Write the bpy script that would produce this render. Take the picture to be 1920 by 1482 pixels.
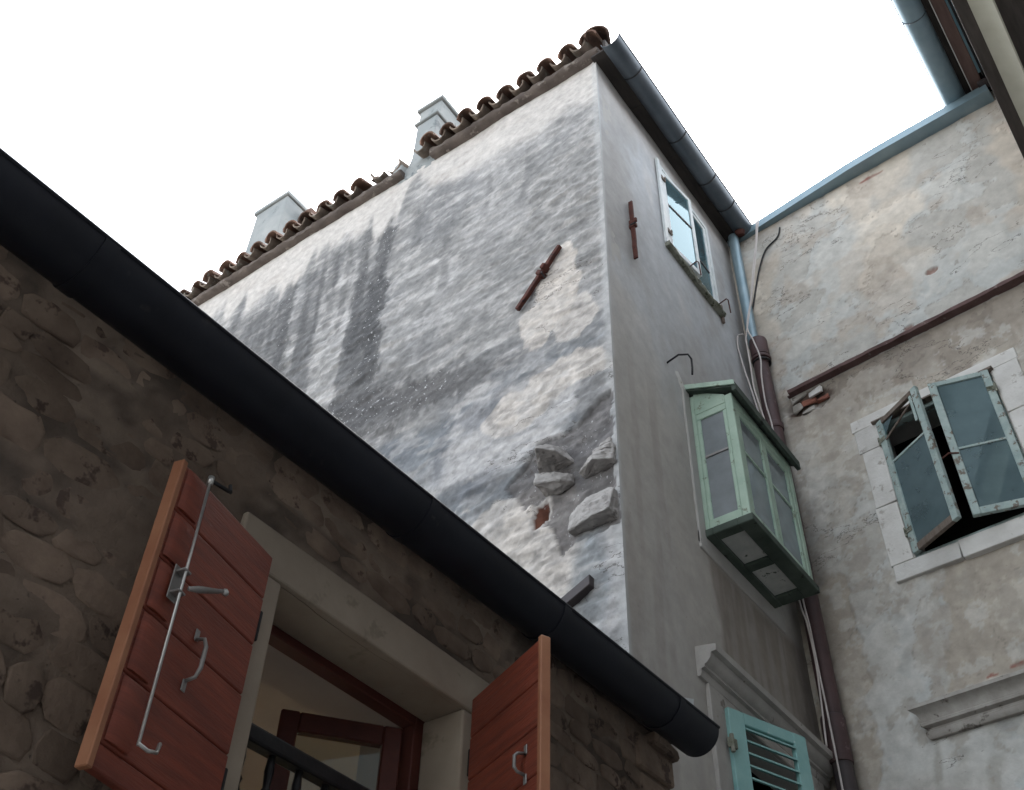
import bpy, bmesh, math, random
import numpy as np
from mathutils import Vector, Matrix

random.seed(7)
rng = np.random.default_rng(11)
for o in list(bpy.data.objects):
    bpy.data.objects.remove(o, do_unlink=True)
scn = bpy.context.scene
C = scn.collection
R = math.radians

# ---------------------------------------------------------------- camera
F_PX, PITCH, ROLL, YAW = 2025.0, R(44.8), R(2.18), R(37.64)   # focal length in pixels of a 1920 wide picture
cam = bpy.data.cameras.new('camera')
cam_o = bpy.data.objects.new('camera', cam)
C.objects.link(cam_o)
cam.sensor_width = 36.0
cam.lens = 36.0 * F_PX / 1920.0
cam.clip_start, cam.clip_end = 0.05, 3000
hz_ = Vector((-math.sin(YAW), math.cos(YAW), 0))
fwd = hz_ * math.cos(PITCH) + Vector((0, 0, math.sin(PITCH)))
right = Vector((math.cos(YAW), math.sin(YAW), 0))
up = right.cross(fwd)
r2 = right * math.cos(ROLL) + up * math.sin(ROLL)
u2 = up * math.cos(ROLL) - right * math.sin(ROLL)
m3 = Matrix((r2, u2, -fwd)).transposed()
cam_o.matrix_world = Matrix.Translation((0, 0, 1.6)) @ m3.to_4x4()
scn.camera = cam_o

# ---------------------------------------------------------------- sky, sun, exposure
SUN_EL, SUN_AZ = R(48), R(352)        # azimuth clockwise from +Y: behind the houses, so every wall in view lies in open shade
w = bpy.data.worlds.new('World')
scn.world = w
w.use_nodes = True
nt = w.node_tree
nt.nodes.clear()
sky = nt.nodes.new('ShaderNodeTexSky')
sky.sky_type = 'NISHITA'
sky.sun_disc = False
sky.sun_elevation = SUN_EL
sky.sun_rotation = SUN_AZ
sky.air_density, sky.dust_density, sky.ozone_density = 1.0, 3.0, 1.0
hsv = nt.nodes.new('ShaderNodeHueSaturation')
hsv.inputs['Saturation'].default_value = 0.30
hsv.inputs['Hue'].default_value = 0.488
bg = nt.nodes.new('ShaderNodeBackground')
bg.inputs['Strength'].default_value = 0.15
wo = nt.nodes.new('ShaderNodeOutputWorld')
nt.links.new(sky.outputs[0], hsv.inputs['Color'])
nt.links.new(hsv.outputs[0], bg.inputs[0])
nt.links.new(bg.outputs[0], wo.inputs[0])
sun = bpy.data.lights.new('sun', 'SUN')
sun.energy = 0.5
sun.angle = R(40)
sun.color = (1.0, 0.96, 0.9)
sun_o = bpy.data.objects.new('sun', sun)
C.objects.link(sun_o)
sd = Vector((math.sin(SUN_AZ) * math.cos(SUN_EL), math.cos(SUN_AZ) * math.cos(SUN_EL), math.sin(SUN_EL)))
sun_o.rotation_euler = sd.to_track_quat('Z', 'Y').to_euler()
scn.view_settings.view_transform = 'Standard'
scn.view_settings.look = 'None'
scn.view_settings.gamma = 1
scn.view_settings.use_curve_mapping = False
scn.view_settings.exposure = 2.55
scn.cycles.use_denoising = True
scn.cycles.max_bounces = 8
scn.cycles.diffuse_bounces = 5

# ---------------------------------------------------------------- frames: (u along the wall, v out of it, w up)
def frame(o, ux, uy, nx, ny):
    def f(u, v, w_):
        return (o[0] + ux * u + nx * v, o[1] + uy * u + ny * v, w_)
    return f

XB, YC, YBC, XD, XE = -2.5, 4.3325, 6.9375, -2.2, 0.70
fA = frame((XB, YC), -0.99993, -0.01204, 0.01204, -0.99993)       # u runs left from the corner
fB = frame((XB, 0), 0, 1, 1, 0)                                   # u is y
fC = frame((XB, YBC), 0.99697, -0.07776, -0.07776, -0.99697)      # u runs right from the inner corner
fD = frame((XD, 0), 0, 1, 1, 0)
fE = frame((XE, 0), 0, 1, -1, 0)
fW = frame((0, 0), 1, 0, 0, 1)                                    # plain x, y, z

# ---------------------------------------------------------------- mesh collecting
class MB:
    def __init__(s):
        s.v, s.f = [], []
    def add(s, vs, fs):
        n = len(s.v)
        s.v += [tuple(p) for p in vs]
        s.f += [tuple(i + n for i in f) for f in fs]
        return s
    def box(s, fr, u0, u1, v0, v1, w0, w1, jit=0.0):
        vs = [fr(u, v, w_) for u in (u0, u1) for v in (v0, v1) for w_ in (w0, w1)]
        if jit:
            vs = [tuple(c + random.uniform(-jit, jit) for c in p) for p in vs]
        return s.add(vs, [(0, 1, 3, 2), (4, 6, 7, 5), (0, 4, 5, 1), (2, 3, 7, 6), (0, 2, 6, 4), (1, 5, 7, 3)])
    def prism(s, rings, caps=True):
        n = len(rings[0])
        fs = []
        for k in range(len(rings) - 1):
            for i in range(n):
                j = (i + 1) % n
                fs.append((k * n + i, k * n + j, (k + 1) * n + j, (k + 1) * n + i))
        if caps:
            fs.append(tuple(range(n))[::-1])
            fs.append(tuple((len(rings) - 1) * n + i for i in range(n)))
        return s.add([p for r_ in rings for p in r_], fs)
    def profile(s, fr, prof, u0, u1, n=1, mitre=0.0):
        # prof: (v, w) outline extruded along u; mitre returns the ends by their projection
        rings = []
        for k in range(n + 1):
            t = k / n
            rings.append([fr(u0 + (u1 - u0) * t + (mitre * v * (1 - 2 * t) if k in (0, n) else 0), v, w_) for v, w_ in prof])
        return s.prism(rings)
    def tube(s, pts, r, n=8, caps=True):
        pts = [Vector(p) for p in pts]
        rs = r if isinstance(r, (list, tuple)) else [r] * len(pts)
        rings = []
        prev = None
        for i, p in enumerate(pts):
            d = (pts[min(i + 1, len(pts) - 1)] - pts[max(i - 1, 0)]).normalized()
            a = prev if prev is not None else (Vector((0, 0, 1)) if abs(d.z) < 0.9 else Vector((1, 0, 0)))
            x = (a - d * a.dot(d)).normalized()
            prev = x
            y = d.cross(x)
            rings.append([p + (x * math.cos(2 * math.pi * k / n) + y * math.sin(2 * math.pi * k / n)) * rs[i] for k in range(n)])
        return s.prism(rings, caps)
    def hull(s, pts):
        bm = bmesh.new()
        for p in pts:
            bm.verts.new(p)
        bmesh.ops.convex_hull(bm, input=bm.verts)
        bm.verts.ensure_lookup_table()
        used = [v for v in bm.verts if v.link_faces]
        idx = {v: i for i, v in enumerate(used)}
        s.add([v.co for v in used], [tuple(idx[v] for v in f.verts) for f in bm.faces])
        bm.free()
        return s

def finish(name, me, mat, parent, base):
    o = bpy.data.objects.new(name, me)
    C.objects.link(o)
    if mat:
        me.materials.append(mat)
    if parent:
        o.parent = parent
    else:
        o.location = base
    return o

def root_loc(p):
    l = Vector((0, 0, 0))
    while p:
        l += p.location
        p = p.parent
    return l

def build(name, mb, mat, parent=None, bevel=0.0, smooth=False, seg=1, base=None, label=None):
    b = root_loc(parent) if parent else Vector(base or (0, 0, 0))
    me = bpy.data.meshes.new(name)
    bm = bmesh.new()
    vs = [bm.verts.new(Vector(p) - b) for p in mb.v]
    for f in mb.f:
        try:
            bm.faces.new([vs[i] for i in f])
        except ValueError:
            pass
    bmesh.ops.recalc_face_normals(bm, faces=bm.faces)
    bm.to_mesh(me)
    bm.free()
    if smooth:
        me.shade_smooth()
    o = finish(name, me, mat, parent, b)
    if bevel:
        md = o.modifiers.new('edge', 'BEVEL')
        md.width = bevel
        md.segments = seg
        md.limit_method = 'ANGLE'
        md.angle_limit = R(40)
    if smooth == 'auto':
        md = o.modifiers.new('split', 'EDGE_SPLIT')
        md.split_angle = R(42)
    if label:
        o['label'] = label
    return o

def thing(name, label, cat, loc, group=None):
    o = bpy.data.objects.new(name, None)
    C.objects.link(o)
    o.location = loc
    o.empty_display_size = 0.2
    o['label'] = label
    o['category'] = cat
    if group:
        o['group'] = group
    return o

def tag(o, label, cat, group=None):
    o['label'] = label
    o['category'] = cat
    if group:
        o['group'] = group
    return o

def group_part(name, parent, label=None):
    o = bpy.data.objects.new(name, None)
    C.objects.link(o)
    o.parent = parent
    if label:
        o['label'] = label
    return o

# ---------------------------------------------------------------- numpy noise
def vnoise(x, y, seed=0):
    x = np.asarray(x, float); y = np.asarray(y, float)
    xi = np.floor(x).astype(np.int64); yi = np.floor(y).astype(np.int64)
    xf, yf = x - xi, y - yi
    def h(a, b):
        n = (a * 374761393 + b * 668265263 + seed * 974634777) & 0xFFFFFFFF
        n = ((n ^ (n >> 13)) * 1274126177) & 0xFFFFFFFF
        n = ((n ^ (n >> 16)) * 2246822519) & 0xFFFFFFFF
        return ((n ^ (n >> 15)) & 0xFFFF) / 65535.0
    u = xf * xf * xf * (xf * (xf * 6 - 15) + 10)
    v = yf * yf * yf * (yf * (yf * 6 - 15) + 10)
    return (h(xi, yi) * (1 - u) + h(xi + 1, yi) * u) * (1 - v) + (h(xi, yi + 1) * (1 - u) + h(xi + 1, yi + 1) * u) * v

def fbm(x, y, seed=0, oct_=5, gain=0.5):
    t, a, s = 0, 1.0, 0
    for k in range(oct_):
        t = t + a * vnoise(x * 2 ** k + 17.3 * k, y * 2 ** k + 5.1 * k, seed + k)
        s += a
        a *= gain
    return t / s

def sm(a, b, x):
    t = np.clip((x - a) / (b - a), 0, 1)
    return t * t * (3 - 2 * t)

def seg_dist(px, py, ax, ay, bx, by):
    dx, dy = bx - ax, by - ay
    t = np.clip(((px - ax) * dx + (py - ay) * dy) / (dx * dx + dy * dy), 0, 1)
    return np.hypot(px - ax - t * dx, py - ay - t * dy), t

def lerp(col, c2, m):
    m = np.clip(m, 0, 1)[:, None]
    return col * (1 - m) + np.array(c2)[None, :] * m

# ---------------------------------------------------------------- materials
def nodes_of(m):
    m.use_nodes = True
    t = m.node_tree
    t.nodes.clear()
    out = t.nodes.new('ShaderNodeOutputMaterial')
    b = t.nodes.new('ShaderNodeBsdfPrincipled')
    t.links.new(b.outputs[0], out.inputs[0])
    return t, b, out

def noise_node(t, vec, scale, detail=5, rough=0.55, dist=0.0):
    n = t.nodes.new('ShaderNodeTexNoise')
    n.inputs['Scale'].default_value = scale
    n.inputs['Detail'].default_value = detail
    n.inputs['Roughness'].default_value = rough
    n.inputs['Distortion'].default_value = dist
    t.links.new(vec, n.inputs['Vector'])
    return n.outputs['Fac']

def ramp(t, fac, stops):
    r_ = t.nodes.new('ShaderNodeValToRGB')
    e = r_.color_ramp.elements
    while len(e) < len(stops):
        e.new(0.5)
    for k, (p, c) in enumerate(stops):
        e[k].position = p
        e[k].color = (*c, 1) if len(c) == 3 else c
    t.links.new(fac, r_.inputs[0])
    return r_.outputs[0]

def mixc(t, fac, a, b, mode='MIX'):
    m = t.nodes.new('ShaderNodeMix')
    m.data_type = 'RGBA'
    m.blend_type = mode
    for sock, val in ((m.inputs[0], fac), (m.inputs[6], a), (m.inputs[7], b)):
        if hasattr(val, 'node'):
            t.links.new(val, sock)
        elif isinstance(val, (int, float)):
            sock.default_value = val
        else:
            sock.default_value = (*val, 1)
    return m.outputs[2]

def math_(t, op, a, b=None):
    m = t.nodes.new('ShaderNodeMath')
    m.operation = op
    for s_, v in ((m.inputs[0], a), (m.inputs[1], b)):
        if v is None:
            continue
        if hasattr(v, 'node'):
            t.links.new(v, s_)
        else:
            s_.default_value = v
    return m.outputs[0]

def bump(t, b, h, strength, dist=0.01):
    n = t.nodes.new('ShaderNodeBump')
    n.inputs['Strength'].default_value = strength
    n.inputs['Distance'].default_value = dist
    t.links.new(h, n.inputs['Height'])
    t.links.new(n.outputs[0], b.inputs['Normal'])

def coords(t, mode='obj', stretch=(1, 1, 1)):
    if mode == 'pos':
        g = t.nodes.new('ShaderNodeNewGeometry')
        v = g.outputs['Position']
    else:
        tc = t.nodes.new('ShaderNodeTexCoord')
        oi = t.nodes.new('ShaderNodeObjectInfo')
        ad = t.nodes.new('ShaderNodeVectorMath')
        ad.operation = 'MULTIPLY_ADD'
        cx = t.nodes.new('ShaderNodeCombineXYZ')
        for k in range(3):
            t.links.new(oi.outputs['Random'], cx.inputs[k])
        ad.inputs[1].default_value = (37, 61, 23)
        t.links.new(cx.outputs[0], ad.inputs[0])
        t.links.new(tc.outputs['Object'], ad.inputs[2])
        v = ad.outputs[0]
    if stretch != (1, 1, 1):
        mp = t.nodes.new('ShaderNodeMapping')
        mp.inputs['Scale'].default_value = stretch
        t.links.new(v, mp.inputs['Vector'])
        v = mp.outputs[0]
    return v

def pm(name, c1, c2, scale=6, rough=0.8, bmp=0.25, bscale=70, metal=0.0, spec=0.3, mode='pos', stretch=(1, 1, 1),
       c3=None, c3scale=25, c3cut=0.62, vary=0.0, rvar=0.1):
    m = bpy.data.materials.new(name)
    t, b, out = nodes_of(m)
    v = coords(t, mode, stretch)
    f = noise_node(t, v, scale, 6, 0.6)
    col = ramp(t, f, [(0.3, c1), (0.7, c2)])
    if c3:
        f3 = noise_node(t, v, c3scale, 4, 0.7)
        k = ramp(t, f3, [(c3cut, (0, 0, 0)), (c3cut + 0.06, (1, 1, 1))])
        col = mixc(t, k, col, c3)
    if vary:
        oi = t.nodes.new('ShaderNodeObjectInfo')
        k = math_(t, 'MULTIPLY_ADD', oi.outputs['Random'], vary * 2)
        k.node.inputs[2].default_value = 1 - vary
        col = mixc(t, 1.0, col, k, 'MULTIPLY')
    t.links.new(col, b.inputs['Base Color'])
    f2 = noise_node(t, v, bscale, 5, 0.6)
    rr = math_(t, 'MULTIPLY_ADD', f, rvar * 2)
    rr.node.inputs[2].default_value = rough - rvar
    t.links.new(rr, b.inputs['Roughness'])
    b.inputs['Metallic'].default_value = metal
    b.inputs['Specular IOR Level'].default_value = spec
    if bmp:
        bump(t, b, f2, bmp, 0.006)
    return m

def wall_mat(name, grain=0.16, bmp=0.5, crack=True):
    # weathered plaster: 'albedo' holds where stains, patches and bare spots are; grain, flecks and cracks are noise
    m = bpy.data.materials.new(name)
    t, b, out = nodes_of(m)
    v = coords(t, 'pos')
    at = t.nodes.new('ShaderNodeAttribute'); at.attribute_name = 'albedo'
    fl = t.nodes.new('ShaderNodeAttribute'); fl.attribute_name = 'fleck'
    ck = t.nodes.new('ShaderNodeAttribute'); ck.attribute_name = 'crack'
    n1 = noise_node(t, v, 14, 8, 0.68)
    k = math_(t, 'MULTIPLY_ADD', n1, grain * 3.2)
    k.node.inputs[2].default_value = 1 - grain * 1.6
    col = mixc(t, 1.0, at.outputs['Color'], k, 'MULTIPLY')
    n2 = noise_node(t, v, 30, 6, 0.72)
    th = math_(t, 'MULTIPLY_ADD', fl.outputs['Fac'], -0.13)
    th.node.inputs[2].default_value = 0.715
    spot = math_(t, 'MULTIPLY', math_(t, 'GREATER_THAN', n2, th), math_(t, 'GREATER_THAN', fl.outputs['Fac'], 0.05))
    col = mixc(t, math_(t, 'MULTIPLY', spot, 0.85), col, (0.46, 0.46, 0.465))
    nd = noise_node(t, v, 38, 4, 0.65)
    pit = ramp(t, nd, [(0.26, (1, 1, 1)), (0.33, (0, 0, 0))])
    col = mixc(t, math_(t, 'MULTIPLY', pit, 0.45), col, (0.09, 0.085, 0.08))
    h = math_(t, 'MULTIPLY_ADD', pit, -0.6)
    if crack:
        vs = coords(t, 'pos', (0.7, 0.7, 1.7))
        nc = noise_node(t, vs, 1.5, 8, 0.6, 0.2)
        a = math_(t, 'ABSOLUTE', math_(t, 'SUBTRACT', nc, 0.5))
        line = math_(t, 'LESS_THAN', a, 0.0028)
        line = math_(t, 'MULTIPLY', line, math_(t, 'GREATER_THAN', math_(t, 'MULTIPLY', ck.outputs['Fac'], noise_node(t, v, 1.3, 3)), 0.47))
        col = mixc(t, math_(t, 'MULTIPLY', line, 0.75), col, (0.07, 0.06, 0.055))
    t.links.new(col, b.inputs['Base Color'])
    t.links.new(n1, h.node.inputs[2])
    b.inputs['Roughness'].default_value = 0.92
    b.inputs['Specular IOR Level'].default_value = 0.2
    bump(t, b, h, bmp, 0.012)
    return m

def glass_mat(name, tint=(0.8, 0.9, 0.9), refl=0.12, dirt=(0.2, 0.25, 0.26), dirt_amt=0.35, rough=0.03):
    m = bpy.data.materials.new(name)
    m.use_nodes = True
    t = m.node_tree
    t.nodes.clear()
    out = t.nodes.new('ShaderNodeOutputMaterial')
    tr = t.nodes.new('ShaderNodeBsdfTransparent'); tr.inputs[0].default_value = (*tint, 1)
    gl = t.nodes.new('ShaderNodeBsdfGlossy'); gl.inputs['Roughness'].default_value = rough; gl.inputs[0].default_value = (0.62, 0.80, 0.86, 1)
    df = t.nodes.new('ShaderNodeBsdfDiffuse'); df.inputs[0].default_value = (*dirt, 1)
    fr = t.nodes.new('ShaderNodeFresnel'); fr.inputs[0].default_value = 1.45
    v = coords(t, 'pos')
    n = noise_node(t, v, 5, 5, 0.6)
    d = math_(t, 'MULTIPLY', ramp(t, n, [(0.3, (0.7,) * 3), (0.75, (1, 1, 1))]), dirt_amt)
    m1 = t.nodes.new('ShaderNodeMixShader')
    t.links.new(d, m1.inputs[0]); t.links.new(tr.outputs[0], m1.inputs[1]); t.links.new(df.outputs[0], m1.inputs[2])
    m2 = t.nodes.new('ShaderNodeMixShader')
    ff = math_(t, 'ADD', fr.outputs[0], refl)
    ff.node.use_clamp = True
    t.links.new(ff, m2.inputs[0]); t.links.new(m1.outputs[0], m2.inputs[1]); t.links.new(gl.outputs[0], m2.inputs[2])
    wv = t.nodes.new('ShaderNodeBump'); wv.inputs['Strength'].default_value = 0.05; wv.inputs['Distance'].default_value = 0.02
    t.links.new(noise_node(t, v, 3, 2), wv.inputs['Height'])
    t.links.new(wv.outputs[0], gl.inputs['Normal'])
    t.links.new(m2.outputs[0], out.inputs[0])
    return m

M = {}
M['wallA'] = wall_mat('gable_plaster', 0.28, 0.6)
M['wallB'] = wall_mat('smooth_render', 0.08, 0.25, crack=False)
M['wallC'] = wall_mat('old_plaster', 0.12, 0.5)
M['render'] = pm('plain_render', (0.33, 0.32, 0.30), (0.42, 0.41, 0.39), 3, 0.9, 0.3)
M['tile'] = pm('clay_tile', (0.07, 0.045, 0.036), (0.19, 0.105, 0.072), 5, 0.75, 0.4, 60, mode='obj', c3=(0.17, 0.16, 0.14), c3scale=16, c3cut=0.6, vary=0.35)
M['channel'] = pm('clay_channel_tile', (0.13, 0.105, 0.085), (0.26, 0.205, 0.165), 6, 0.8, 0.4, 60, mode='obj', c3=(0.26, 0.25, 0.22), c3scale=14, c3cut=0.58, vary=0.3)
M['mortar'] = pm('eave_mortar', (0.055, 0.043, 0.038), (0.14, 0.115, 0.10), 4, 0.9, 0.8, 30, c3=(0.19, 0.165, 0.145), c3scale=6, c3cut=0.6)
M['chimney'] = pm('chimney_render', (0.19, 0.21, 0.215), (0.28, 0.29, 0.285), 3, 0.9, 0.3, 40, c3=(0.14, 0.155, 0.16), c3scale=5, c3cut=0.6)
M['soffit'] = pm('dark_soffit', (0.022, 0.019, 0.018), (0.05, 0.042, 0.038), 5, 0.85, 0.3, 40, stretch=(6, 1, 6))
M['zinc_old'] = pm('weathered_gutter', (0.055, 0.07, 0.085), (0.11, 0.13, 0.15), 3, 0.45, 0.1, 20, metal=0.35, spec=0.5, c3=(0.20, 0.19, 0.17), c3scale=6, c3cut=0.66)
M['zinc'] = pm('zinc_sheet', (0.17, 0.25, 0.29), (0.25, 0.33, 0.37), 4, 0.42, 0.08, 20, metal=0.4, spec=0.5)
M['gutter_dark'] = pm('dark_gutter', (0.006, 0.007, 0.011), (0.012, 0.014, 0.021), 4, 0.5, 0.12, 25, spec=0.25, c3=(0.028, 0.028, 0.03), c3scale=5, c3cut=0.66)
M['rust_pipe'] = pm('brown_painted_iron', (0.045, 0.027, 0.028), (0.09, 0.052, 0.052), 4, 0.6, 0.25, 50, spec=0.4, c3=(0.15, 0.105, 0.105), c3scale=9, c3cut=0.64)
M['pipe_low'] = pm('dark_painted_pipe', (0.035, 0.03, 0.032), (0.065, 0.05, 0.05), 4, 0.6, 0.2, 50, spec=0.4)
M['rust'] = pm('rusty_iron', (0.05, 0.02, 0.016), (0.11, 0.038, 0.028), 12, 0.85, 0.6, 80, c3=(0.03, 0.018, 0.018), c3scale=20, c3cut=0.58)
M['iron'] = pm('dark_iron', (0.02, 0.02, 0.022), (0.05, 0.05, 0.052), 10, 0.6, 0.3, 60, metal=0.5)
M['black'] = pm('black_iron', (0.008, 0.008, 0.009), (0.016, 0.016, 0.017), 8, 0.5, 0.2, 60, metal=0.2)
M['string'] = pm('rusty_strip', (0.075, 0.042, 0.04), (0.15, 0.095, 0.09), 5, 0.8, 0.4, 40, c3=(0.2, 0.16, 0.15), c3scale=12, c3cut=0.62)
M['white_wood'] = pm('white_window_paint', (0.5, 0.54, 0.55), (0.68, 0.70, 0.69), 9, 0.6, 0.3, 60, c3=(0.30, 0.29, 0.26), c3scale=18, c3cut=0.66)
M['mossy'] = pm('mossy_sill', (0.10, 0.11, 0.075), (0.26, 0.26, 0.22), 14, 0.9, 0.7, 50, c3=(0.05, 0.055, 0.035), c3scale=18, c3cut=0.55)
M['green_wood'] = pm('pale_green_paint', (0.29, 0.40, 0.32), (0.41, 0.52, 0.43), 5, 0.65, 0.4, 60, c3=(0.19, 0.22, 0.165), c3scale=11, c3cut=0.60)
M['green_dark'] = pm('dark_green_board', (0.030, 0.045, 0.036), (0.075, 0.095, 0.078), 5, 0.75, 0.4, 40, stretch=(1, 1, 1), c3=(0.02, 0.022, 0.02), c3scale=8, c3cut=0.6)
M['panel'] = pm('peeling_panel', (0.34, 0.355, 0.34), (0.48, 0.49, 0.465), 9, 0.85, 0.4, 50, c3=(0.07, 0.085, 0.07), c3scale=9, c3cut=0.6)
M['old_green'] = pm('flaking_window_paint', (0.23, 0.30, 0.29), (0.38, 0.45, 0.43), 10, 0.75, 0.5, 70, c3=(0.15, 0.125, 0.10), c3scale=15, c3cut=0.56)
M['bare_wood'] = pm('bare_grey_wood', (0.10, 0.075, 0.06), (0.20, 0.165, 0.14), 8, 0.85, 0.5, 60, stretch=(4, 4, 1))
M['teal'] = pm('teal_shutter_paint', (0.19, 0.37, 0.36), (0.27, 0.46, 0.44), 5, 0.5, 0.15, 60, c3=(0.42, 0.52, 0.52), c3scale=9, c3cut=0.68)
M['stone_trim'] = pm('limestone_trim', (0.47, 0.455, 0.43), (0.64, 0.63, 0.605), 4, 0.88, 0.6, 40, c3=(0.35, 0.33, 0.30), c3scale=7, c3cut=0.60, vary=0.10)
M['cornice'] = pm('weathered_cornice', (0.24, 0.22, 0.195), (0.42, 0.40, 0.37), 6, 0.88, 0.5, 45, c3=(0.13, 0.115, 0.10), c3scale=7, c3cut=0.58)
M['trimB'] = pm('painted_cornice', (0.30, 0.285, 0.265), (0.42, 0.40, 0.375), 5, 0.85, 0.3, 45, c3=(0.2, 0.185, 0.165), c3scale=7, c3cut=0.62)
M['slab_stone'] = pm('rough_limestone', (0.24, 0.225, 0.215), (0.38, 0.365, 0.35), 9, 0.9, 0.9, 28, c3=(0.17, 0.155, 0.15), c3scale=12, c3cut=0.6)
M['rubble'] = pm('rubble_stone', (0.095, 0.067, 0.050), (0.215, 0.160, 0.120), 5, 0.92, 0.8, 35, mode='pos', c3=(0.07, 0.048, 0.038), c3scale=9, c3cut=0.57, vary=0.22)
M['pointing'] = wall_mat('lime_pointing', 0.22, 0.9, crack=False)
M['lintel'] = pm('cut_stone_frame', (0.25, 0.205, 0.16), (0.33, 0.28, 0.22), 4, 0.85, 0.2, 50, c3=(0.22, 0.185, 0.14), c3scale=5, c3cut=0.62)
M['red_wood'] = pm('red_brown_paint', (0.14, 0.034, 0.022), (0.25, 0.060, 0.034), 3, 0.5, 0.35, 14, spec=0.4, stretch=(1.2, 1.2, 14), c3=(0.26, 0.095, 0.06), c3scale=4, c3cut=0.67)
M['red_edge'] = pm('lit_red_edge', (0.28, 0.115, 0.062), (0.37, 0.175, 0.095), 6, 0.55, 0.15, 50)  # lighter orange: light on the shutter's free edge put into the colour
M['frame_wood'] = pm('dark_red_window_wood', (0.060, 0.018, 0.014), (0.10, 0.03, 0.022), 5, 0.5, 0.1, 50)
M['steel'] = pm('bright_steel', (0.45, 0.45, 0.43), (0.6, 0.6, 0.58), 12, 0.35, 0.1, 60, metal=0.8, spec=0.5)
M['grey_metal'] = pm('dull_steel', (0.2, 0.19, 0.18), (0.32, 0.31, 0.3), 12, 0.5, 0.2, 60, metal=0.5)
M['cable'] = pm('white_cable_sheath', (0.42, 0.38, 0.36), (0.56, 0.52, 0.50), 6, 0.6, 0.0)
M['cable_black'] = pm('black_cable_sheath', (0.02, 0.02, 0.022), (0.035, 0.035, 0.038), 6, 0.6, 0.0)
M['blue'] = pm('pale_blue_sheet', (0.20, 0.40, 0.50), (0.32, 0.52, 0.60), 6, 0.5, 0.1)
M['brown_board'] = pm('brown_eave_board', (0.085, 0.052, 0.045), (0.14, 0.09, 0.078), 4, 0.7, 0.25, 40, stretch=(5, 0.7, 5))
M['grey_board'] = pm('dark_eave_board', (0.055, 0.047, 0.042), (0.10, 0.085, 0.078), 4, 0.8, 0.4, 40, stretch=(5, 0.7, 5))
M['cream'] = pm('cream_eave_moulding', (0.46, 0.45, 0.37), (0.56, 0.55, 0.47), 4, 0.8, 0.2, 40, c3=(0.38, 0.36, 0.29), c3scale=4, c3cut=0.64)
M['grey_wall'] = pm('grey_render', (0.24, 0.235, 0.23), (0.36, 0.355, 0.35), 2.5, 0.9, 0.5, 30)
M['room_wall'] = pm('cream_room_plaster', (0.72, 0.58, 0.34), (0.78, 0.64, 0.40), 3, 0.85, 0.1)
M['room_ceil'] = pm('room_ceiling_plaster', (0.30, 0.26, 0.24), (0.36, 0.32, 0.29), 3, 0.9, 0.1)
M['room_floor'] = pm('room_floor_boards', (0.2, 0.12, 0.07), (0.28, 0.17, 0.1), 3, 0.6, 0.1)
M['dark_room'] = pm('unlit_room_plaster', (0.02, 0.018, 0.017), (0.035, 0.032, 0.03), 3, 0.9, 0.0)  # near-black colour stands in for the lack of light in these rooms
M['paving'] = pm('worn_limestone_paving', (0.38, 0.37, 0.35), (0.52, 0.51, 0.48), 2.0, 0.8, 0.5, 20, c3=(0.14, 0.13, 0.12), c3scale=3, c3cut=0.6)
M['brick'] = pm('exposed_brick', (0.16, 0.06, 0.045), (0.28, 0.12, 0.085), 12, 0.9, 0.6, 60)
M['glass_up'] = glass_mat('upper_window_glass', (0.55, 0.68, 0.72), 0.0, (0.22, 0.36, 0.40), 0.3)
M['glass_bay'] = glass_mat('bay_window_glass', (0.5, 0.55, 0.58), 0.05, (0.40, 0.43, 0.45), 0.65)
M['glass_c'] = glass_mat('dusty_casement_glass', (0.35, 0.5, 0.5), 0.03, (0.17, 0.24, 0.26), 0.6)
M['glass_d'] = glass_mat('clear_glass', (0.92, 0.93, 0.9), 0.0, (0.3, 0.28, 0.24), 0.06)

# ---------------------------------------------------------------- grids for the plastered walls
def grid_lines(a, b, step, marks=()):
    pts = sorted(set([a, b] + [m for m in marks if a < m < b]))
    out = [pts[0]]
    for p, q in zip(pts[:-1], pts[1:]):
        n = max(1, int(round((q - p) / step)))
        out += [p + (q - p) * (k + 1) / n for k in range(n)]
    return np.array(out)

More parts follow.
